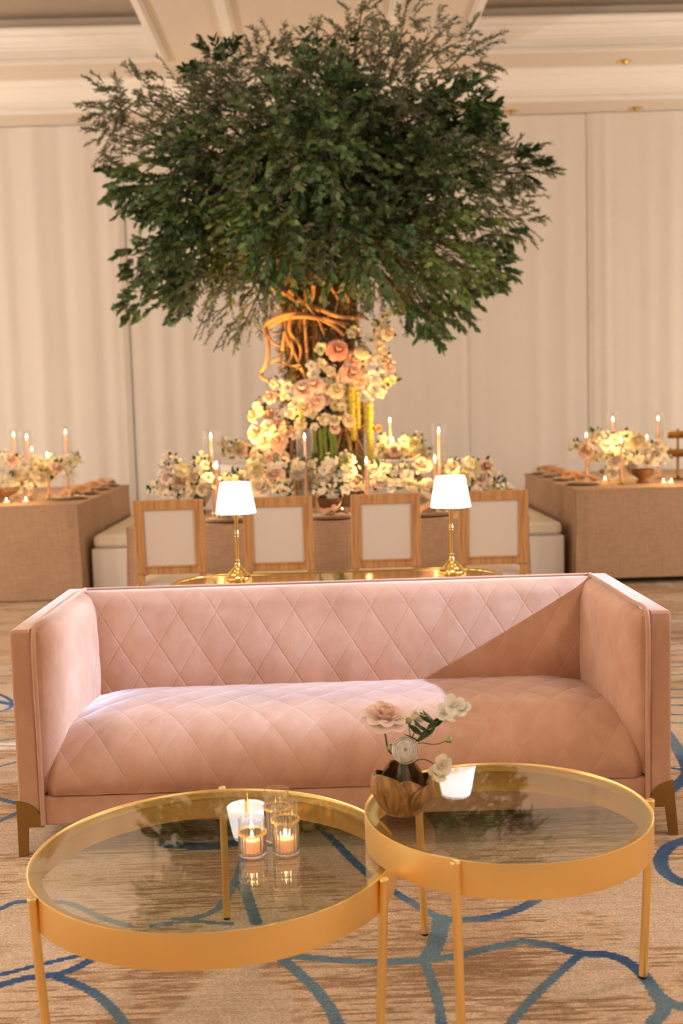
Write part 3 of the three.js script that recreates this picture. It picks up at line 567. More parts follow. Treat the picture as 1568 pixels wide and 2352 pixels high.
// ---------------------------------------------------------------- sofa-back table and its two lamps
{
  const t = thing('console_table', 'gold framed glass topped table standing right behind the sofa', 'table', [0.035, 0, -4.84]);
  const hw = 0.72, r = 0.22, h = 0.722, s = new THREE.Shape();
  const rr2 = (S, w, d, q) => { S.moveTo(-w + q, -d); S.lineTo(w - q, -d); S.absarc(w - q, 0, d, -PI / 2, PI / 2); S.lineTo(-w + q, d); S.absarc(-w + q, 0, d, PI / 2, PI * 1.5); };
  rr2(s, hw, r, r); const inner = new THREE.Path(); rr2(inner, hw - 0.014, r - 0.014, r); s.holes.push(inner);
  const flat = (sh, d) => new THREE.ExtrudeGeometry(sh, { depth: d, bevelEnabled: true, bevelSize: 0.002, bevelThickness: 0.002, bevelSegments: 2, curveSegments: 32 }).rotateX(PI / 2);
  mesh('rim', flat(s, 0.03).translate(0, h, 0), M.brass, t);
  const top = new THREE.Shape(); rr2(top, hw - 0.015, r - 0.015, r);
  mesh('mirror_top', new THREE.ExtrudeGeometry(top, { depth: 0.006, bevelEnabled: false, curveSegments: 32 }).rotateX(PI / 2).translate(0, h - 0.002, 0), M.mirror, t);
  for (const x of [-0.55, 0.55]) for (const z of [-0.15, 0.15]) mesh('leg', cyl(0.011, 0.011, h - 0.03, x, 0, z), M.brass, t);
}
function lamp(label, x, z) {
  const h0 = 0.7205, t = thing('table_lamp', label, 'table lamp', [x, h0, z], 0, 'brass lamps with pleated white shades');
  const scal = (g, n, k) => { const p = g.attributes.position; for (let i = 0; i < p.count; i++) { const a = Math.atan2(p.getZ(i), p.getX(i)), q = 1 + k * (Math.abs(cos(a * n / 2)) - 0.6); p.setX(i, p.getX(i) * q); p.setZ(i, p.getZ(i) * q); } g.computeVertexNormals(); return g; };
  mesh('base', [scal(lathe([[0, 0.0], [0.058, 0], [0.06, 0.003], [0.06, 0.026], [0.056, 0.030], [0.048, 0.034], [0.044, 0.042], [0.037, 0.05], [0.033, 0.054]], 96), 8, 0.05), lathe([[0.033, 0.052], [0.03, 0.058], [0.022, 0.066], [0.013, 0.076], [0.0095, 0.088], [0.008, 0.096], [0.013, 0.098], [0.013, 0.102], [0.007, 0.104]], 32)], M.brass, t);
  mesh('stem', lathe([[0.0072, 0.1], [0.0075, 0.18], [0.0065, 0.2], [0.0095, 0.202], [0.0095, 0.206], [0.007, 0.208], [0.0115, 0.213], [0.0115, 0.217], [0.007, 0.222], [0.0095, 0.224], [0.0095, 0.228], [0.0072, 0.23], [0.0095, 0.29], [0.0095, 0.4]], 24), M.brass, t);
  const y0 = 0.304, y1 = 0.437, r0 = 0.0865, r1 = 0.062;
  const N = 44 * 8;
  mesh('lamp_shade', grid(N, 8, (u, v) => { const a = -u * 2 * PI, e = smooth(0.0, 0.1, v) * smooth(1, 0.92, v), q = r0 + (r1 - r0) * v + 0.0018 * sin(u * 2 * PI * 44) * e; return [cos(a) * q, y0 + (y1 - y0) * v, sin(a) * q]; }), M.shade, t);
  mesh('shade_trim', [lathe([[r0 - 0.0004, y0], [r0 + 0.001, y0 + 0.004], [r0 - 0.0006, y0 + 0.01]], 64), lathe([[r1 + 0.001, y1 - 0.008], [r1 + 0.0014, y1 - 0.003], [r1 - 0.0002, y1 + 0.0005]], 64)], M.shade, t);
  mesh('bulb', new THREE.SphereGeometry(0.02, 16, 12).translate(0, 0.395, 0), M.bulb, t);
  const l = new THREE.PointLight(new THREE.Color(1, 0.96, 0.93), L.lamp); l.position.set(0, 0.395, 0); l.castShadow = true; l.shadow.radius = 0.8; t.add(l);
}
lamp('left brass table lamp with pleated white shade, behind the sofa', -0.391, -4.8);
lamp('right brass table lamp with pleated white shade, behind the sofa', 0.533, -4.8);

// ---------------------------------------------------------------- chairs
function makeChair() {      // back towards +z, base at the middle of the seat
  const t = thing('dining_chair', '', 'chair', [0, 0, 0], 0, 'wood framed chairs along the head table');
  const W = 0.40, y0 = 0.535, y1 = 0.967, fw = 0.053, zb = 0.21, lean = 0.05;
  const bend = (g) => { const p = g.attributes.position; for (let i = 0; i < p.count; i++) p.setZ(i, p.getZ(i) + lean * Math.max(0, (p.getY(i) - 0.45) / 0.5)); g.computeVertexNormals(); return g; };
  for (const s of [-1, 1]) {
    const st = mesh('stile', bend(merge([box(fw, y1 - y0, 0.034, s * (W - fw) / 2, (y0 + y1) / 2, zb, 0.006), box(0.012, y1 - y0 - 2 * fw, 0.01, s * (W / 2 - fw + 0.002), (y0 + y1) / 2, zb + 0.018, 0.004)])), M.wood, t);
    mesh('leg', [box(0.04, 0.54, 0.036, s * (W / 2 - 0.022), 0.27, zb, 0.005)], M.wood, t);
  }
  mesh('top_rail', bend(merge([box(W - 2 * fw + 0.004, fw, 0.034, 0, y1 - fw / 2, zb, 0.006), box(W - 2 * fw, 0.012, 0.01, 0, y1 - fw + 0.002, zb + 0.018, 0.004)])), M.wood, t);
  mesh('bottom_rail', bend(merge([box(W - 2 * fw + 0.004, 0.045, 0.034, 0, y0 + 0.0225, zb, 0.006), box(W - 2 * fw, 0.012, 0.01, 0, y0 + 0.045, zb + 0.018, 0.004)])), M.wood, t);
  mesh('back_panel', bend(merge([box(W - 2 * fw + 0.006, y1 - y0 - fw - 0.04, 0.024, 0, (y0 + 0.045 + y1 - fw) / 2, zb, 0.009)])), M.upholstery, t);
  mesh('seat', grid(24, 24, (u, v) => { const a = u * 2 - 1, b = v * 2 - 1, e = Math.pow(Math.max(0, (1 - Math.pow(Math.abs(a), 6)) * (1 - Math.pow(Math.abs(b), 6))), 0.5); return [a * 0.225, 0.445 + 0.05 * e, 0.01 - b * 0.185]; }), M.upholstery, t);
  mesh('seat_frame', [box(0.46, 0.06, 0.03, 0, 0.42, 0.2), box(0.48, 0.06, 0.03, 0, 0.42, -0.165), box(0.03, 0.06, 0.37, -0.22, 0.42, 0.02), box(0.03, 0.06, 0.37, 0.22, 0.42, 0.02)], M.wood, t);
  for (const s of [-1, 1]) mesh('leg', lathe([[0.012, 0], [0.016, 0.02], [0.022, 0.33], [0.028, 0.34], [0.02, 0.35], [0.028, 0.36], [0.028, 0.4]], 16).translate(s * 0.21, 0, -0.15), M.wood, t);
  return t;
}
const chair = makeChair();
[['leftmost wood framed chair with square white back panel', -0.906], ['wood framed chair with square back, seen right beside the left lamp shade', -0.283], ['wood framed chair with square back standing clear between the two lamps', 0.333], ['rightmost wood framed chair with square back panel, partly behind the right lamp', 0.957]].forEach(([l, x], i) => { const o = i ? dup(chair, [x, 0, -6.72], rr(-0.02, 0.02), l) : chair; o.position.set(x, 0, -6.66); o.userData.label = l; });

// ---------------------------------------------------------------- tables with linen cloths
function clothTable(label, lab2, x0, x1, z0, z1, h, hem, group) {
  const t = thing('banquet_table', lab2, 'table', [(x0 + x1) / 2, 0, (z0 + z1) / 2], 0, group);
  wmesh('tabletop', slab(x0 + 0.01, x1 - 0.01, h - 0.04, h - 0.006, z0 + 0.01, z1 - 0.01), M.wood, t);
  for (const x of [x0 + 0.15, x1 - 0.15]) for (const z of [z0 + 0.12, z1 - 0.12]) wmesh('leg', cyl(0.018, 0.018, h - 0.04, x, 0, z), M.steel, t);
  const c = thing('tablecloth', label, 'tablecloth', [(x0 + x1) / 2, 0, (z0 + z1) / 2], 0, group ? 'floor length linen cloths' : undefined);
  // skirt: round the rectangle, flaring and rippling towards the hem, with a fold at each corner
  const w = x1 - x0, d = z1 - z0, per = 2 * (w + d), r = 0.02, ph = rr(0, 6);
  const edge = (s) => { s = ((s % per) + per) % per; if (s < w) return [x0 + s, z1, 0, 1, Math.min(s, w - s)]; s -= w; if (s < d) return [x1, z1 - s, 1, 0, Math.min(s, d - s)]; s -= d; if (s < w) return [x1 - s, z0, 0, -1, Math.min(s, w - s)]; s -= w; return [x0, z0 + s, -1, 0, Math.min(s, d - s)]; };
  const g = grid(600, 26, (u, v) => {
    const q = edge(u * per), y = h - (h - hem) * v, corner = smooth(0.12, 0, q[4]);
    const rip = (sin(u * per * 9 + ph) * 0.5 + sin(u * per * 4.3 + 2 * ph) * 0.8 + 0.5 * sin(u * per * 21)) * 0.005 * v + 0.012 * v * v;
    const out = 0.004 * Math.min(1, v * 10) + rip + corner * (0.025 * v - 0.02 * smooth(0.06, 0.02, Math.abs(q[4] - 0.04)) * smooth(0, 0.1, v));
    let ax = q[2], az = q[3]; if (q[4] < 0.01) { const cx = q[0] > (x0 + x1) / 2 ? 1 : -1, cz = q[1] > (z0 + z1) / 2 ? 1 : -1; ax = cx * 0.8; az = cz * 0.8; }
    return [q[0] + ax * out, y, q[1] + az * out];
  }, per, h - hem);
  wmesh('skirt', g, M.cloth, c);
  wmesh('top', grid(30, 30, (u, v) => [x0 + u * w, h + 0.001, z1 - v * d], w, d), M.cloth, c);
}
const HT = 0.76;
clothTable('taupe linen tablecloth on the head table, behind the four chairs', 'long head table under the taupe cloth behind the four chairs', -1.25, 1.262, -7.92, -6.93, HT, 0.015);
clothTable('taupe linen tablecloth on the left side table, hem trailing on the carpet', 'banquet table at the left edge under a linen cloth', -4.3, -1.96, -11.17, -8.85, HT, 0.008);
clothTable('taupe linen tablecloth on the right side table, hem hanging just above the carpet', 'banquet table at the right edge under a linen cloth', 1.985, 4.3, -11.17, -8.85, HT, 0.05);

// benches along the inner sides of the side tables
for (const s of [-1, 1]) {
  const xo = s < 0 ? -1.905 : 1.915, xi = xo - s * 0.62, cx = (xo + xi) / 2, side = s < 0 ? 'left' : 'right';
  const t = thing('bench', 'white boxy bench base beside the ' + side + ' side table', 'bench', [cx, 0, -10.1], 0, 'white benches beside the side tables');
  mesh('base', box(0.62, 0.385, 2.2, 0, 0.1925, 0, 0.01), M.white, t);
  const c = thing('seat_cushion', 'thick cream seat cushion on the ' + side + ' white bench', 'cushion', [cx, 0.386, -10.1], 0, 'cream bench cushions');
  mesh('cushion', new RoundedBoxGeometry(0.6, 0.11, 2.18, 5, 0.045).translate(0, 0.055, 0), M.cushion, c);
  for (const y of [0.03, 0.082]) mesh('piping', tube([V(-0.285, y, 1.085), V(0, y, 1.092), V(0.285, y, 1.085)], 0.004, 30, 6), M.cushion, c);
}
// white bar with rounded ends behind the tree
{
  const t = thing('flower_bar', 'long white bar with rounded ends behind the tree trunk, flowers on top', 'bar counter', [0.14, 0, -9.5]);
  const S = (w, d) => { const s = new THREE.Shape(); s.moveTo(-w + d, -d); s.lineTo(w - d, -d); s.absarc(w - d, 0, d, -PI / 2, PI / 2); s.lineTo(-w + d, d); s.absarc(-w + d, 0, d, PI / 2, PI * 1.5); return s; };
  const ex = (s, h, y) => new THREE.ExtrudeGeometry(s, { depth: h, bevelEnabled: true, bevelSize: 0.008, bevelThickness: 0.008, bevelSegments: 3, curveSegments: 20 }).rotateX(-PI / 2).translate(0, y, 0);
  mesh('counter_top', ex(S(1.04, 0.3), 0.05, 0.965), M.white, t);
  mesh('front', ex(S(1.0, 0.26), 0.93, 0.01), M.white, t);
}

// ---------------------------------------------------------------- tableware
function makePlate() { const t = thing('dinner_plate', '', 'plate', [0, 0, 0], 0, 'place settings on the linen tables'); mesh('charger', lathe([[0, 0.002], [0.1, 0.002], [0.155, 0.014], [0.16, 0.016], [0.158, 0.018], [0.1, 0.007], [0, 0.007]], 40), M.charger, t); mesh('plate', lathe([[0, 0.008], [0.08, 0.008], [0.13, 0.024], [0.134, 0.026], [0.13, 0.028], [0.08, 0.014], [0, 0.014]], 40), M.ceramic, t); return t; }
function makeNapkin() { const t = thing('napkin', '', 'napkin', [0, 0, 0], 0, 'folded linen napkins'); mesh('fold', [grid(16, 16, (u, v) => [(u - 0.5) * 0.13 * (1 + 0.15 * sin(v * 7)), 0.02 + 0.022 * sin(PI * u) + 0.012 * sin(v * 9 + u * 4), (0.5 - v) * 0.2]), grid(16, 16, (u, v) => [(0.5 - u) * 0.13 * (1 + 0.15 * sin(v * 7)), 0.004 + 0.004 * sin(v * 5), (0.5 - v) * 0.2]), tube([V(-0.06, 0.03, 0.09), V(0, 0.055, 0.02), V(0.03, 0.05, -0.05), V(0.06, 0.025, -0.09)], 0.018, 16, 8)], M.napkin, t); return t; }
function makeGlass() { const t = thing('wine_glass', '', 'wine glass', [0, 0, 0], 0, 'clear stemmed wine glasses'); mesh('bowl', lathe([[0.004, 0.095], [0.022, 0.104], [0.036, 0.13], [0.038, 0.155], [0.031, 0.2], [0.0302, 0.2005]], 24), M.glass, t); mesh('stem', lathe([[0.0035, 0.005], [0.003, 0.05], [0.004, 0.096]], 10), M.glass, t); mesh('foot', lathe([[0, 0.0005], [0.034, 0.0005], [0.033, 0.002], [0.004, 0.006]], 24), M.glass, t); return t; }
const plate0 = makePlate(), napkin0 = makeNapkin(), glass0 = makeGlass();
let pn = 0, nn = 0, gn = 0;
const putIt = (o, n, p, turn, l) => { if (n === 0) { o.position.set(...p); o.rotation.y = turn; o.userData.label = l; } else dup(o, p, turn, l); };
function setting(x, z, turn, where, side) {
  putIt(plate0, pn++, [x, HT + 0.002, z], turn, 'round plate on a tan charger, ' + where);
  putIt(napkin0, nn++, [x + rr(-0.01, 0.01), HT + 0.018, z], turn + rr(-0.4, 0.4), 'peach linen napkin on the plate ' + where);
  for (const [a, b, w] of [[side * 0.26, -0.02, 'first'], [side * 0.27, 0.09, 'second']]) putIt(glass0, gn++, [x + a, HT + 0.002, z + b], 0, w + ' wine glass by the plate ' + where);
}
const ORD = ['nearest the camera', 'second from the near end', 'third from the near end', 'at the far end'];
[-9.45, -9.98, -10.5, -10.95].forEach((z, i) => { setting(-2.17, z, PI / 2, ORD[i] + ' on the left side table', -1); setting(2.17, z + (i ? 0 : 0.05), -PI / 2, ORD[i] + ' on the right side table', 1); });
[[-0.62, 'first from the left on the head table'], [0.03, 'second from the left on the head table'], [0.64, 'third from the left on the head table']].forEach(([x, w]) => {
  putIt(plate0, pn++, [x, HT + 0.002, -7.12], 0, 'round plate on a tan charger, ' + w); putIt(napkin0, nn++, [x + 0.01, HT + 0.018, -7.1], 0.5, 'peach linen napkin on the plate ' + w);
  putIt(glass0, gn++, [x - 0.15, HT + 0.002, -7.3], 0, 'left clear wine glass by the plate ' + w); putIt(glass0, gn++, [x - 0.06, HT + 0.002, -7.36], 0, 'right clear wine glass by the plate ' + w);
});
// small glass votives
function votive(label, p, r = 0.03, h = 0.045) {
  const t = thing('votive_candle', label, 'candle', p, 0, 'small glass votive candles');
  mesh('glass', lathe([[0, 0.001], [r * 0.86, 0.001], [r, h], [r - 0.001, h]], 24), M.glass, t);
  mesh('wax', lathe([[0, 0.004], [r * 0.8, 0.004], [r * 0.84, h * 0.5], [0, h * 0.5]], 20), M.wax, t);
  flame(t, h * 0.52, 0.8, 0.5);
}
votive('small votive candle at the near edge of the left side table', [-2.45, HT + 0.002, -9.15]);
votive('small votive candle beside the bowl on the left side table', [-2.6, HT + 0.002, -9.12]);
votive('left one of the small votive pair at the edge of the right side table', [2.76, HT + 0.002, -9.12]);
votive('right one of the small votive pair at the edge of the right side table', [2.83, HT + 0.002, -9.14]);
votive('small votive candle among the glasses on the right side table', [2.4, HT + 0.002, -9.6]);
votive('small votive candle on the head table by the chair between the lamps', [0.1, HT + 0.002, -7.32]);

// tapers, some in tall glass cylinders
function taper(label, p, y, h, thick = 0.011) {
  const c = thing('taper_candle', label, 'candle', [p.x, y, p.z], 0, 'burning peach taper candles');
  mesh('candle', lathe([[0, 0], [thick, 0], [thick, h * 0.2], [thick * 0.8, h - 0.006], [thick * 0.4, h], [0, h]], 16), M.taper, c);
  mesh('wick', cyl(0.001, 0.0008, 0.01, 0, h, 0), M.wick, c);
  mesh('holder', lathe([[0, 0], [0.034, 0], [0.035, 0.006], [0.012, 0.014], [0.015, 0.04], [0.0125, 0.042]], 20), M.brass, c);
  flame(c, h + 0.006, 1.15, 1);
}
function cylinder(label, p, y, h, r = 0.055) {
  const t = thing('glass_cylinder', label, 'candle shade', [p.x, y, p.z], 0, 'tall clear glass candle cylinders');
  mesh('glass', [lathe([[r, 0.003], [r, h]], 40), lathe([[r - 0.002, 0.003], [r - 0.002, h]], 40), lathe([[0, 0.003], [r, 0.003]], 40)], M.shadeGlass, t);
  mesh('rim', new THREE.TorusGeometry(r - 0.001, 0.0022, 8, 48).rotateX(PI / 2).translate(0, h, 0), M.shadeGlass, t);
}
function shaded(px, pyTop, pyFlame, z, base, where, r = 0.055) {
  const p = at(px, pyFlame, z), top = at(px, pyTop, z);
  taper('taper candle in the glass cylinder ' + where, p, base + 0.006, p.y - base - 0.025);
  cylinder('tall clear glass cylinder ' + where, p, base, top.y - base, r);
}
const TB = HT + 0.002, BB = 1.026;
shaded(484, 988, 1003, -7.35, TB, 'at the left end of the head table');
shaded(699, 985, 1004, -7.35, TB, 'in front of the tree trunk');
shaded(1007, 972, 990, -7.35, TB, 'at the right end of the head table');
shaded(31, 985, 999, -9.7, TB, 'farthest left on the left side table');
shaded(61, 988, 1004, -9.4, TB, 'second from the left on the left side table');
shaded(150, 978, 993, -10.3, TB, 'at the right back of the left side table');
shaded(1407, 945, 964, -9.7, TB, 'at the left on the right side table');
shaded(1511, 945, 962, -9.8, TB, 'beside the gold tiered stand on the right side table');
const bare = (px, py, z, base, where) => { const p = at(px, py, z); taper('bare peach taper candle ' + where, p, base, p.y - base - 0.02); };
bare(497, 1068, -7.2, TB, 'just above the left lamp shade');
bare(841, 1058, -7.25, TB, 'right of the tree trunk on the head table');
bare(998, 1054, -7.2, TB, 'just above the right lamp shade');
bare(895, 966, -9.45, BB, 'taller of two on the white bar right of the trunk');
bare(901, 1011, -9.35, BB, 'shorter of two on the white bar right of the trunk');
bare(587, 975, -9.4, BB, 'on the white bar left of the trunk');
bare(108, 1045, -9.5, TB, 'among the flowers of the left side table, rightmost short one');
bare(73, 1032, -9.9, TB, 'among the flowers of the left side table, left short one');
bare(1346, 1000, -9.7, TB, 'at the left end of the flowers on the right side table');
bare(1426, 1013, -9.3, TB, 'in front of the flowers on the right side table');
bare(1485, 1005, -10, TB, 'behind the flowers on the right side table');

// gold tiered stand
{
  const p = at(1556, 1045, -9.7), t = thing('tiered_stand', 'gold two tiered stand cut by the right edge of the picture', 'stand', [p.x, HT + 0.002, p.z]);
  mesh('base', lathe([[0, 0], [0.07, 0], [0.07, 0.012], [0.02, 0.02], [0.014, 0.03]], 28), M.bronze, t);
  mesh('post', cyl(0.012, 0.012, 0.42, 0, 0.02, 0), M.bronze, t);
  for (const [y, r] of [[0.2, 0.1], [0.36, 0.085]]) mesh('tier', lathe([[0.012, y], [r, y], [r, y + 0.06], [r - 0.006, y + 0.06], [r - 0.006, y + 0.008], [0.012, y + 0.008]], 32), M.bronze, t);
}

// ---------------------------------------------------------------- table flowers
function arrangement(label, p, spots, z, opt = {}) {
  const t = thing('flower_arrangement', label, 'flowers', p);
  const centres = [];
  for (const [px, py, r, k, c] of spots) {
    const pos = at(px, py, z + rr(-0.12, 0.12)), size = r * -z / FOCAL * 2.5; centres.push(pos);
    putBloom(t, pos, size * (k === 'd' ? 0.95 : 1), k, c, V(pos.x - p[0] + rr(-0.2, 0.2), 0.55 + rr(-0.2, 0.3), 0.9 + rr(-0.3, 0.3)).normalize());
  }
  filler(t, centres, opt.leaf ?? 11, opt.flor ?? 9, opt.spread ?? 0.075, opt.mat);
  return t;
}
function bowl(label, p, r, h) { const t = thing('flower_bowl', label, 'bowl', p, 0, 'brown footed flower bowls'); mesh('bowl', lathe([[0, 0.0], [r * 0.5, 0], [r * 0.52, 0.01], [r * 0.3, h * 0.3], [r * 0.85, h * 0.6], [r, h], [r - 0.008, h], [r * 0.78, h * 0.66], [0, h * 0.4]], 32), M.bowl, t); }
arrangement('low white and blush flowers at the left end of the head table', [-0.9, TB, -7.35], [[392, 1058, 5, 'n', 'b'], [384, 1080, 9, 'o', 'b'], [386, 1098, 13, 'r', 'b'], [420, 1080, 14, 'd', 'y'], [418, 1108, 14, 'r', 'b'], [391, 1118, 12, 'd', 'w'], [416, 1124, 10, 'o', 'w'], [370, 1118, 9, 'o', 'w'], [355, 1130, 7, 'o', 'w'], [442, 1100, 10, 'o', 'c'], [458, 1085, 11, 'o', 'y'], [470, 1070, 10, 'o', 'y'], [476, 1100, 12, 'o', 'c'], [440, 1126, 11, 'r', 'c'], [466, 1124, 12, 'r', 'c'], [490, 1090, 10, 'o', 'y'], [395, 1138, 10, 'o', 'w'], [430, 1138, 10, 'o', 'c'], [456, 1062, 8, 'o', 'y']], -7.35);
arrangement('low flowers with large blush blooms between the left lamp and the trunk', [-0.4, TB, -7.35], [[586, 1078, 17, 'd', 'y'], [592, 1058, 13, 'd', 'g'], [628, 1090, 20, 'r', 'b'], [598, 1120, 20, 'r', 'i'], [556, 1098, 10, 'r', 'w'], [541, 1101, 9, 'o', 'y'], [640, 1070, 9, 'o', 'w'], [570, 1128, 11, 'o', 'w'], [630, 1125, 11, 'o', 'c'], [655, 1118, 11, 'o', 'w'], [650, 1130, 10, 'o', 'c'], [520, 1105, 9, 'o', 'c'], [505, 1120, 11, 'o', 'c']], -7.35);
arrangement('white flower mound in a brown bowl at the middle of the head table', [0.05, TB, -7.35], [[795, 1058, 16, 'd', 'g'], [772, 1083, 12, 'r', 'w'], [791, 1086, 12, 'r', 'w'], [806, 1083, 11, 'r', 'w'], [757, 1064, 11, 'o', 'w'], [746, 1080, 12, 'o', 'w'], [733, 1116, 14, 'o', 'c'], [765, 1140, 15, 'o', 'w'], [817, 1110, 16, 'r', 'b'], [793, 1126, 11, 'o', 'w'], [771, 1114, 11, 'o', 'w'], [750, 1100, 12, 'o', 'w'], [716, 1066, 9, 'o', 'w'], [692, 1072, 10, 'o', 'w'], [684, 1090, 12, 'd', 'w'], [720, 1090, 10, 'o', 'w'], [738, 1132, 9, 'o', 'w'], [785, 1105, 9, 'o', 'w']], -7.3, { leaf: 16 });
bowl('brown footed bowl under the white flowers at the middle of the head table', [0.02, TB, -7.3], 0.085, 0.12);
arrangement('white and peach flowers left of the right lamp on the head table', [0.45, TB, -7.35], [[845, 1122, 12, 'o', 'w'], [862, 1078, 12, 'o', 'w'], [896, 1092, 13, 'r', 'w'], [871, 1106, 13, 'r', 'b'], [925, 1075, 12, 'o', 'w'], [935, 1095, 13, 'o', 'w'], [971, 1070, 16, 'r', 'p'], [955, 1100, 14, 'r', 'i'], [984, 1122, 18, 'r', 'i'], [965, 1125, 13, 'r', 'c'], [880, 1080, 10, 'o', 'w'], [910, 1112, 11, 'o', 'w'], [940, 1116, 11, 'o', 'c'], [898, 1125, 9, 'o', 'w'], [860, 1122, 9, 'o', 'c'], [970, 1150, 14, 'r', 'c']], -7.35);
arrangement('right end flowers of the head table with peach rose and yellow dahlia', [0.85, TB, -7.35], [[1040, 1076, 14, 'r', 'c'], [1085, 1069, 14, 'd', 'y'], [1116, 1075, 16, 'r', 'p'], [1105, 1100, 14, 'r', 'b'], [1066, 1094, 14, 'd', 'y'], [1088, 1113, 13, 'o', 'c'], [1130, 1098, 9, 'o', 'w'], [1126, 1120, 12, 'o', 'c'], [1145, 1112, 8, 'o', 'w'], [1060, 1115, 12, 'r', 'c'], [1095, 1128, 11, 'o', 'w'], [1020, 1090, 12, 'o', 'c'], [1155, 1125, 6, 'o', 'w']], -7.35);
arrangement('lush white flowers on the left side table with dark leaves at the near side', [-2.7, TB, -9.45], [[-15, 1075, 16, 'r', 'w'], [10, 1082, 15, 'o', 'w'], [35, 1098, 18, 'r', 'w'], [12, 1112, 20, 'd', 'w'], [28, 1058, 10, 'r', 'p'], [56, 1072, 12, 'o', 'w'], [48, 1110, 14, 'o', 'c'], [100, 1080, 15, 'r', 'y'], [112, 1092, 14, 'o', 'y'], [96, 1100, 14, 'r', 'c'], [130, 1062, 10, 'o', 'c'], [128, 1075, 11, 'r', 'p'], [152, 1072, 11, 'o', 'c'], [172, 1058, 10, 'o', 'y'], [160, 1085, 9, 'o', 'w'], [66, 1090, 10, 'o', 'c'], [80, 1068, 10, 'o', 'y'], [-10, 1100, 15, 'o', 'w'], [35, 1130, 9, 'o', 'w'], [5, 1052, 10, 'o', 'w'], [70, 1118, 8, 'o', 'w']], -9.45, { spread: 0.1 });
bowl('brown footed bowl under the flowers on the left side table', [-2.68, TB, -9.35], 0.1, 0.12);
arrangement('lush cream flowers on the right side table, one white bloom hanging low', [2.55, TB, -9.5], [[1326, 1028, 10, 'o', 'c'], [1346, 1036, 14, 'r', 'p'], [1362, 1020, 12, 'o', 'i'], [1372, 1000, 9, 'o', 'c'], [1392, 1026, 15, 'o', 'w'], [1410, 1010, 12, 'o', 'w'], [1438, 1004, 14, 'o', 'c'], [1462, 1014, 18, 'r', 'c'], [1442, 1032, 14, 'o', 'c'], [1484, 1046, 17, 'r', 'w'], [1438, 1060, 13, 'o', 'w'], [1446, 1080, 16, 'r', 'w'], [1412, 1062, 15, 'r', 'i'], [1404, 1088, 12, 'r', 'w'], [1500, 1030, 10, 'o', 'c'], [1518, 1032, 10, 'o', 'c'], [1524, 1052, 10, 'o', 'w'], [1380, 1050, 10, 'o', 'c'], [1360, 1054, 10, 'o', 'i'], [1465, 1058, 11, 'o', 'b'], [1504, 1062, 9, 'o', 'w'], [1420, 1040, 11, 'o', 'c']], -9.5, { spread: 0.1 });
bowl('brown footed bowl under the flowers on the right side table', [2.66, TB, -9.38], 0.1, 0.12);
arrangement('cream flowers on the white bar left of the trunk', [-0.62, BB, -9.45], [[515, 1025, 9, 'o', 'c'], [530, 1035, 11, 'r', 'c'], [552, 1030, 12, 'r', 'p'], [548, 1022, 9, 'd', 'y'], [570, 1035, 11, 'r', 'c'], [518, 1045, 9, 'o', 'c'], [560, 1048, 9, 'o', 'c'], [585, 1045, 11, 'r', 'p']], -9.45, { leaf: 16, flor: 3 });
arrangement('cream and yellow flowers on the white bar right of the trunk', [0.65, BB, -9.45], [[878, 1028, 12, 'r', 'c'], [880, 1010, 9, 'o', 'c'], [905, 1035, 12, 'r', 'p'], [930, 1015, 12, 'o', 'i'], [950, 1020, 13, 'r', 'y'], [965, 1035, 14, 'd', 'y'], [935, 1040, 12, 'o', 'y'], [985, 1045, 11, 'o', 'c'], [960, 1008, 9, 'o', 'g'], [915, 1050, 11, 'r', 'c'], [855, 1048, 11, 'o', 'y'], [885, 1050, 10, 'r', 'c'], [955, 1052, 10, 'o', 'c']], -9.45, { leaf: 18, flor: 3 });

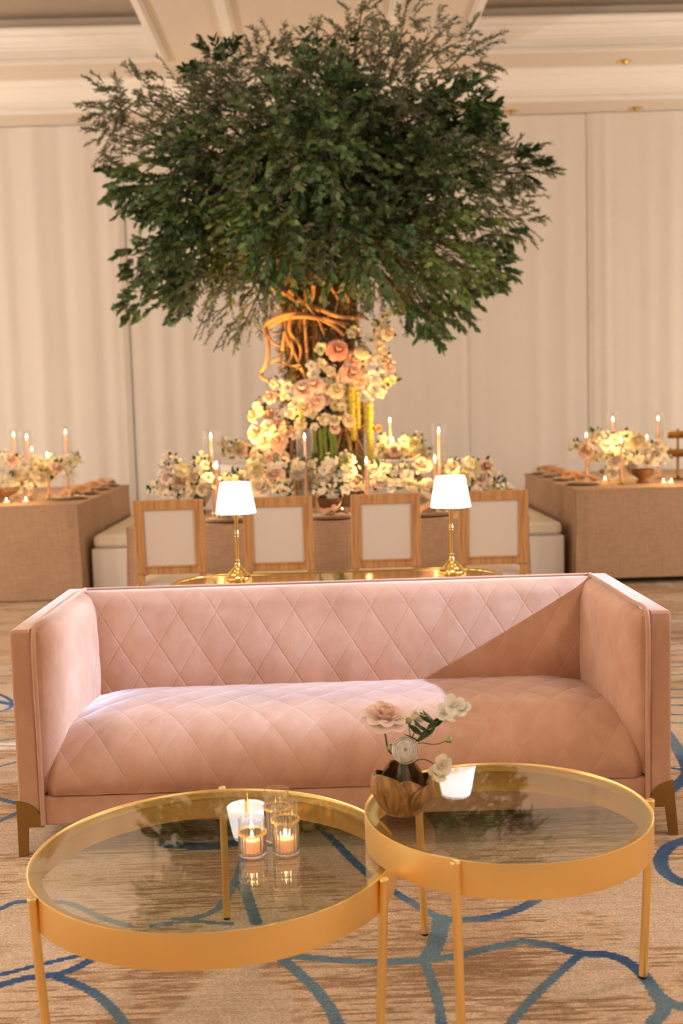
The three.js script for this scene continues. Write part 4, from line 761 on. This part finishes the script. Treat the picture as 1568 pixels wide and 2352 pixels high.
// ---------------------------------------------------------------- the tree
const TZ = -8.55;
{
  const t = thing('tree', 'tall leafy tree with wide dark green crown and bark covered trunk behind the head table', 'tree', [0.0, 0, TZ]);
  const tk = at(735, 850, TZ), CX = -0.0;
  const radius = (y) => 0.25 + 0.06 * smooth(0.9, 0, y) + 0.05 * smooth(2.0, 2.9, y);
  mesh('trunk', grid(72, 60, (u, v) => { const a = -u * 2 * PI, y = v * 2.75, q = radius(y) * (1 + 0.1 * sin(a * 7 + y * 1.5) + 0.07 * sin(a * 13 - y * 3) + 0.16 * (vn(u * 20, y * 5, 20, 0) - 0.5)); return [CX + cos(a) * q + 0.03 * sin(y * 2), y, sin(a) * q]; }, 1.6, 2.75), M.bark, t);
  // poles bundled round the trunk
  for (let i = 0; i < 22; i++) {
    const a = i / 22 * 2 * PI + rr(-0.1, 0.1), y0 = rr(0, 0.5), y1 = rr(1.6, 2.8), r0 = radius(0) + 0.03, tw = rr(-0.5, 0.5), pts = [];
    for (let k = 0; k <= 6; k++) { const f = k / 6, b = a + tw * f, r = radius(y0 + (y1 - y0) * f) + 0.02 + 0.03 * sin(f * 9 + i); pts.push(V(cos(b) * r, y0 + (y1 - y0) * f, sin(b) * r)); }
    mesh('branch', tube(pts, rr(0.01, 0.022), 30, 7, 0.6), i % 3 ? M.bark : M.vine, t);
  }
  const curl = [[[660, 640], [648, 655], [626, 668]], [[646, 668], [672, 684], [702, 700], [735, 714]], [[663, 666], [690, 690], [730, 708], [775, 726], [812, 730], [838, 728]], [[612, 772], [610, 750], [638, 728], [680, 720], [720, 728], [760, 745], [790, 770]], [[618, 752], [650, 732], [700, 727], [750, 735], [800, 745]], [[612, 756], [616, 800], [610, 838], [600, 858], [604, 868], [642, 884]], [[614, 768], [626, 786], [642, 796]], [[654, 762], [650, 790], [648, 810], [640, 822], [622, 832]], [[690, 842], [700, 862], [706, 884]], [[790, 968], [806, 992], [822, 1012], [836, 1036]], [[784, 985], [778, 1010], [772, 1034]], [[780, 660], [795, 678], [800, 696]], [[700, 650], [706, 700], [730, 735], [745, 770]], [[740, 730], [790, 750], [812, 775]], [[856, 984], [866, 976], [873, 983], [866, 990], [860, 986]], [[620, 834], [640, 826], [668, 840], [690, 838]], [[640, 848], [664, 830], [672, 800], [664, 772]], [[790, 985], [800, 1010], [806, 1040]], [[655, 740], [660, 780], [676, 810], [690, 850]], [[668, 720], [665, 760], [690, 800], [682, 850]], [[720, 655], [716, 690], [700, 715]], [[760, 660], [775, 690], [768, 720]]];
  curl.forEach((c, i) => { const pts = c.map(([x, y], k) => at(x, y, TZ + 0.32 + 0.03 * sin(k * 2 + i) - Math.pow(Math.abs(x - 735) / 130, 2) * 0.12)); wmesh('curly_branch', tube(pts, i < 5 ? 0.02 : 0.0105 + 0.003 * (i % 3), 40, 8, 0.7), M.vine, t); });
  // moss that hangs in tufts on the trunk
  { const l = []; for (let i = 0; i < 1500; i++) { const a = rr(0.3, PI * 1.15), y = rr(1.0, 2.75), r = radius(y) + rr(0.0, 0.08); l.push([V(cos(a + 0.0) * r, y, TZ + sin(a) * r), V(cos(a), rr(-1.2, 0.6), sin(a)), rr(0.03, 0.07), new THREE.Color().setHSL(rr(0.08, 0.16), rr(0.35, 0.6), rr(0.14, 0.34))]); } inst('moss', narrowLeaf, M.leafFine, l, t); }
  // crown: clusters of twigs; [x, y, radius in the photograph, leaf sort, density]
  const C = [[830, 25, 46, 'f', .45], [815, 70, 50, 'f', .6], [810, 120, 70, 'f', .8], [715, 110, 60, 'f', .3], [640, 145, 70, 'f', .9], [580, 160, 60, 'f', 1], [500, 155, 48, 'g', 1], [540, 205, 70, 'f', 1], [925, 65, 60, 'f', .4], [1005, 80, 65, 'f', .6], [1070, 120, 60, 'f', .7], [950, 180, 80, 'f', 1], [870, 170, 80, 'f', 1], [1095, 175, 40, 'f', .5], [880, 240, 90, 'f', 1], [250, 228, 48, 'f', .8], [305, 205, 48, 'f', .7], [250, 305, 46, 'f', .8], [330, 265, 60, 'f', 1], [400, 210, 58, 'f', .6], [420, 280, 72, 'f', 1.1], [490, 250, 75, 'f', 1.1], [560, 270, 85, 'f', 1.2], [370, 340, 62, 'f', .9], [295, 350, 40, 'f', .5],
    [275, 410, 38, 'g', .9], [335, 430, 58, 'g', 1], [420, 400, 85, 'g', 1.1], [450, 465, 85, 'g', 1.2], [380, 500, 52, 'g', .9], [520, 370, 95, 'm', 1.2], [560, 460, 95, 'b', 1.2], [420, 570, 62, 'g', 1.1], [312, 578, 34, 'g', .8], [320, 690, 34, 'g', .5], [330, 630, 36, 'g', .4], [425, 660, 62, 'g', 1.1], [485, 640, 72, 'f', .8], [400, 615, 58, 'g', 1], [550, 700, 62, 'f', .7], [600, 655, 62, 'f', .7], [520, 560, 85, 'b', 1.2], [560, 745, 30, 'f', .4],
    [640, 330, 115, 'm', 1.2], [740, 260, 115, 'g', 1.2], [740, 380, 125, 'g', 1.3], [640, 450, 115, 'b', 1.3], [850, 350, 115, 'm', 1.2], [850, 450, 115, 'g', 1.2], [740, 500, 115, 'm', 1.3], [635, 530, 90, 'g', 1.2], [740, 540, 70, 'm', 1.1], [835, 560, 85, 'g', 1.2], [900, 540, 100, 'f', 1.2], [700, 210, 80, 'f', 1], [760, 170, 70, 'f', .8],
    [960, 300, 95, 'g', 1.1], [1040, 260, 72, 'g', 1], [1080, 330, 62, 'g', 1.1], [1100, 265, 38, 'g', .9], [980, 400, 105, 'g', 1.2], [1060, 430, 95, 'f', 1.1], [1130, 400, 65, 'f', .9], [1190, 380, 52, 'f', .8], [1240, 395, 32, 'f', .5], [1160, 475, 62, 'f', .8], [1200, 505, 38, 'f', .4], [1145, 535, 40, 'g', .4],
    [960, 560, 95, 'f', 1.1], [1020, 565, 85, 'b', 1.1], [1085, 600, 62, 'g', 1.1], [1130, 612, 38, 'g', .9], [925, 645, 65, 'f', .9], [965, 655, 62, 'b', .9], [1020, 700, 50, 'g', .9], [998, 748, 40, 'g', .8], [1058, 690, 34, 'g', .6], [880, 620, 65, 'f', 1], [950, 720, 32, 'g', .6], [845, 650, 40, 'f', .5], [250, 262, 40, 'f', .6], [222, 262, 26, 'f', .5], [1195, 395, 40, 'g', .5]];
  const hub = at(735, 560, TZ), px = -TZ / FOCAL;
  const gl = [], fi = [], single = [], twigs = [];
  const colG = () => new THREE.Color().setHSL(rr(0.21, 0.32), rr(0.32, 0.6), rr(0.06, 0.2));
  const colB = () => new THREE.Color().setHSL(rr(0.2, 0.29), rr(0.45, 0.7), rr(0.11, 0.27));
  const colF = () => new THREE.Color().setHSL(rr(0.13, 0.24), rr(0.18, 0.38), rr(0.1, 0.26));
  C.forEach(([x, y, r, kind, dens], ci) => {
    const inner = smooth(520, 150, Math.hypot(x - 740, (y - 400) * 1.4)), dz = rr(-0.55, 0.55) + inner * 0.3, ctr = at(x, y, TZ + dz), R = r * px;
    const out = ctr.clone().sub(hub); out.y += 0.25; const dist = out.length(); out.normalize();
    if (dist > 0.5) {
      const mid = hub.clone().lerp(ctr, 0.55).add(V(rr(-0.1, 0.1), 0.12 + rr(-0.05, 0.1), rr(-0.1, 0.1)));
      wmesh('branch', tube([V(rr(-0.12, 0.12), 2.45, TZ + rr(-0.12, 0.12)), hub.clone().lerp(mid, 0.5), mid, ctr], 0.02, 24, 6, 0.25), M.bark, t);
    }
    const n = Math.round(R * R * 820 * dens * (0.55 + 0.45 * inner)) + 6;
    for (let k = 0; k < n; k++) {
      const o = rdir(), s0 = ctr.clone().addScaledVector(o, R * Math.cbrt(rnd()) * 0.8); s0.z = ctr.z + (s0.z - ctr.z) * 1.5;
      const dir = out.clone().multiplyScalar(0.95 - 0.55 * inner).add(o.multiplyScalar(0.9)); dir.y -= kind === 'f' ? 0.2 : 0.5; dir.normalize();
      const fine = kind === 'f' ? true : kind === 'm' ? rnd() < 0.5 : false, len = Math.min(R * 0.9, rr(0.16, 0.32)), pts = [];
      for (let q = 0; q <= 4; q++) pts.push(s0.clone().addScaledVector(dir, len * q / 4).add(V(0, -0.12 * len * (q / 4) * (q / 4) * (fine ? 2.5 : 1), 0)));
      twigs.push(tube(pts, 0.0022, 4, 3, 0.4));
      const cv = new THREE.CatmullRomCurve3(pts), N = fine ? 20 : 13, side = V(0, 1, 0).cross(dir).normalize();
      for (let q = 0; q < N; q++) {
        const f = (q + rnd()) / N, p = cv.getPoint(f), d = dir.clone().addScaledVector(side, (q % 2 ? 1 : -1) * rr(0.4, 1.1)).add(V(rr(-0.4, 0.4), rr(-0.9, 0.25), rr(-0.4, 0.4)));
        if (fine) fi.push([p, d, rr(0.03, 0.05), colF()]);
        else { const e = [p, d, rr(0.045, 0.075), kind === 'b' ? colB() : colG()]; gl.push(e); if (inner < 0.25 || dz > 0.3) single.push(e); }
      }
    }
  });
  // the 300 leaves that stand out most on the outside of the crown are parts of their own
  const far = single.map((e) => [e, Math.hypot(e[0].x - hub.x, (e[0].y - hub.y) * 1.2) + e[0].z * 0.4]).sort((a, b) => b[1] - a[1]).slice(0, 300).map((e) => e[0]);
  const leafMats = [0x2d4a22, 0x36552a, 0x274226, 0x435f2c].map((c) => phy({ color: c, roughness: 0.42, transmission: 0.12, thickness: 0, side: THREE.DoubleSide }));
  far.forEach(([p, d, s], i) => { const o = mesh('leaf', leafGeo, leafMats[i % 4], t); o.position.copy(p).sub(t.position); o.scale.setScalar(s); o.quaternion.setFromUnitVectors(up, d.clone().normalize()).multiply(new THREE.Quaternion().setFromAxisAngle(up, i * 2.4)); });
  const own = new Set(far);
  inst('broad_foliage', leafGeo, M.leafGloss, gl.filter((e) => !own.has(e)), t);
  inst('fine_foliage', narrowLeaf, M.leafFine, fi, t);
  const tw = mesh('twigs', mergeGeometries(twigs), M.bark, t); tw.position.copy(t.position).negate(); tw.userData.kind = 'stuff';
  console.log('leaves', gl.length, fi.length, 'twigs', twigs.length);
}
// flowers that climb the trunk
{
  const t = thing('flower_garland', 'cascade of white, cream and peach blooms climbing the tree trunk', 'flowers', [0.05, 0.9, TZ + 0.35]);
  const S = [[774, 805, 19, 'r', 'k'], [810, 828, 16, 'r', 'p'], [830, 810, 14, 'n', 'c'], [738, 802, 13, 'o', 'g'], [889, 764, 13, 'r', 'i'], [892, 841, 14, 'r', 'b'], [851, 782, 13, 'o', 'w'], [871, 802, 15, 'o', 'c'], [866, 777, 13, 'o', 'i'], [848, 828, 12, 'o', 'w'], [805, 858, 20, 'r', 'p'], [820, 876, 16, 'r', 'p'], [853, 869, 17, 'o', 'w'], [872, 864, 14, 'o', 'w'], [830, 846, 12, 'o', 'c'], [698, 897, 21, 'r', 'b'], [723, 884, 16, 'r', 'b'], [746, 887, 15, 'r', 'w'], [793, 899, 17, 'r', 'i'], [773, 897, 14, 'r', 'c'], [726, 925, 16, 'r', 'b'], [745, 915, 13, 'r', 'b'], [858, 892, 16, 'o', 'w'], [846, 905, 15, 'o', 'w'], [833, 913, 14, 'o', 'w'], [870, 902, 12, 'o', 'w'], [644, 884, 13, 'o', 'w'], [662, 892, 14, 'o', 'w'], [630, 882, 9, 'o', 'c'], [670, 910, 13, 'o', 'w'], [656, 906, 12, 'o', 'c'], [621, 912, 12, 'r', 'p'], [700, 938, 14, 'r', 'c'], [621, 955, 14, 'r', 'p'], [654, 950, 12, 'o', 'w'], [671, 950, 12, 'o', 'c'], [593, 935, 11, 'o', 'c'], [583, 955, 12, 'r', 'c'], [600, 945, 10, 'o', 'c'], [639, 976, 14, 'r', 'p'], [616, 983, 15, 'r', 'i'], [590, 996, 17, 'r', 'p'], [608, 1014, 15, 'r', 'i'], [639, 1012, 18, 'r', 'p'], [690, 973, 12, 'r', 'c'], [745, 963, 11, 'r', 'c'], [769, 984, 10, 'r', 'p'], [767, 966, 10, 'r', 'c'], [802, 966, 12, 'r', 'c'], [772, 928, 12, 'r', 'c'], [785, 936, 11, 'o', 'y'], [723, 982, 9, 'o', 'w'], [592, 1044, 15, 'r', 'p'], [640, 1052, 17, 'r', 'p'], [620, 1050, 13, 'r', 'p'], [715, 842, 11, 'o', 'w'], [722, 858, 12, 'o', 'w'], [740, 838, 11, 'o', 'c'], [757, 855, 12, 'o', 'c'], [862, 750, 9, 'o', 'y'], [878, 740, 8, 'o', 'y'], [885, 725, 8, 'o', 'y'], [885, 880, 12, 'o', 'g'], [898, 872, 10, 'o', 'g'], [866, 828, 12, 'o', 'w'], [880, 820, 11, 'o', 'c'], [650, 990, 11, 'o', 'c'], [665, 990, 11, 'r', 'p'], [682, 1000, 12, 'o', 'c'], [812, 758, 9, 'o', 'g'], [805, 770, 10, 'o', 'c'], [785, 870, 12, 'o', 'c'], [768, 870, 11, 'o', 'c'], [700, 925, 12, 'o', 'c'], [715, 950, 12, 'o', 'y'], [680, 930, 12, 'o', 'w']];
  const ctr = [];
  for (const [x, y, r, k, c] of S) {
    const off = x - 745, z = TZ + 0.38 - Math.pow(Math.abs(off) / 150, 2) * 0.1 + rr(-0.03, 0.05) + (y > 960 ? 0.06 : 0), pos = at(x, y, z); ctr.push(pos);
    putBloom(t, pos, r * -z / FOCAL * 2.5, k, c, V(off / 220 + rr(-0.2, 0.2), 0.35 + rr(-0.3, 0.3), 0.9));
  }
  filler(t, ctr, 9, 3, 0.06, P.cream);
  const T = [[808, 888, 1012, .026, 1], [818, 900, 985, .02, 1], [846, 925, 1062, .028, 1], [842, 930, 1000, .02, 1], [735, 985, 1062, .017, 0], [746, 975, 1050, .016, 0], [758, 985, 1066, .017, 0], [722, 985, 1040, .015, 0], [768, 990, 1045, .014, 0], [690, 940, 1020, .013, 1]];
  T.forEach(([x, y0, y1, r, k], i) => {
    const z = TZ + 0.43, a = at(x, y0, z), b = at(x + 4, y1, z), g = tube([a, a.clone().lerp(b, 0.5).add(V(rr(-0.01, 0.01), 0, 0)), b], r, 60, 12, 0.65), p = g.attributes.position, n = g.attributes.normal;
    for (let q = 0; q < p.count; q++) { const k2 = (vn(q * 0.9, i * 7) - 0.4) * r * 0.7; p.setXYZ(q, p.getX(q) + n.getX(q) * k2, p.getY(q) + n.getY(q) * k2, p.getZ(q) + n.getZ(q) * k2); }
    g.computeVertexNormals(); wmesh('tassel', g, k ? M.tassel : M.tasselGreen, t);
  });
}
// unseen lamps, placed behind the table flowers to light the trunk
function unseen_uplight(label, p, target, power, cone) {
  const t = thing('unseen_uplight', label, 'spot lamp', p.toArray()), d = target.clone().sub(p).normalize(), q = new THREE.Quaternion().setFromUnitVectors(up, d);
  const head = V(0, 0.12, 0);
  mesh('housing', [lathe([[0, -0.1], [0.045, -0.09], [0.055, 0.0], [0.055, 0.05], [0.049, 0.05], [0.047, 0.03]], 24).applyQuaternion(q).translate(0, 0.12, 0), box(0.12, 0.02, 0.1, 0, 0.01, 0)], M.rubber, t);
  mesh('lamp_lens', new THREE.CircleGeometry(0.045, 24).rotateX(-PI / 2).translate(0, 0.035, 0).applyQuaternion(q).translate(0, 0.12, 0), std({ color: 0, emissive: new THREE.Color(1, 0.5, 0.14), emissiveIntensity: 6 }), t);
  const l = new THREE.SpotLight(new THREE.Color(1, 0.47, 0.13), L.unseen_uplight * power, 0, cone, 0.7); l.position.copy(head).addScaledVector(d, 0.06); l.target.position.copy(head).addScaledVector(d, 2); l.castShadow = true; l.shadow.radius = 2; t.add(l, l.target);
}
unseen_uplight('unseen lamp behind the head table flowers, lighting the trunk from the left', V(-0.86, TB, -7.78), V(-0.2, 1.95, -8.4), 1, 0.55);
unseen_uplight('unseen lamp behind the head table flowers, lighting the trunk from the right', V(0.86, TB, -7.78), V(0.3, 1.6, -8.3), 0.6, 0.5);

renderer.render(scene, camera);
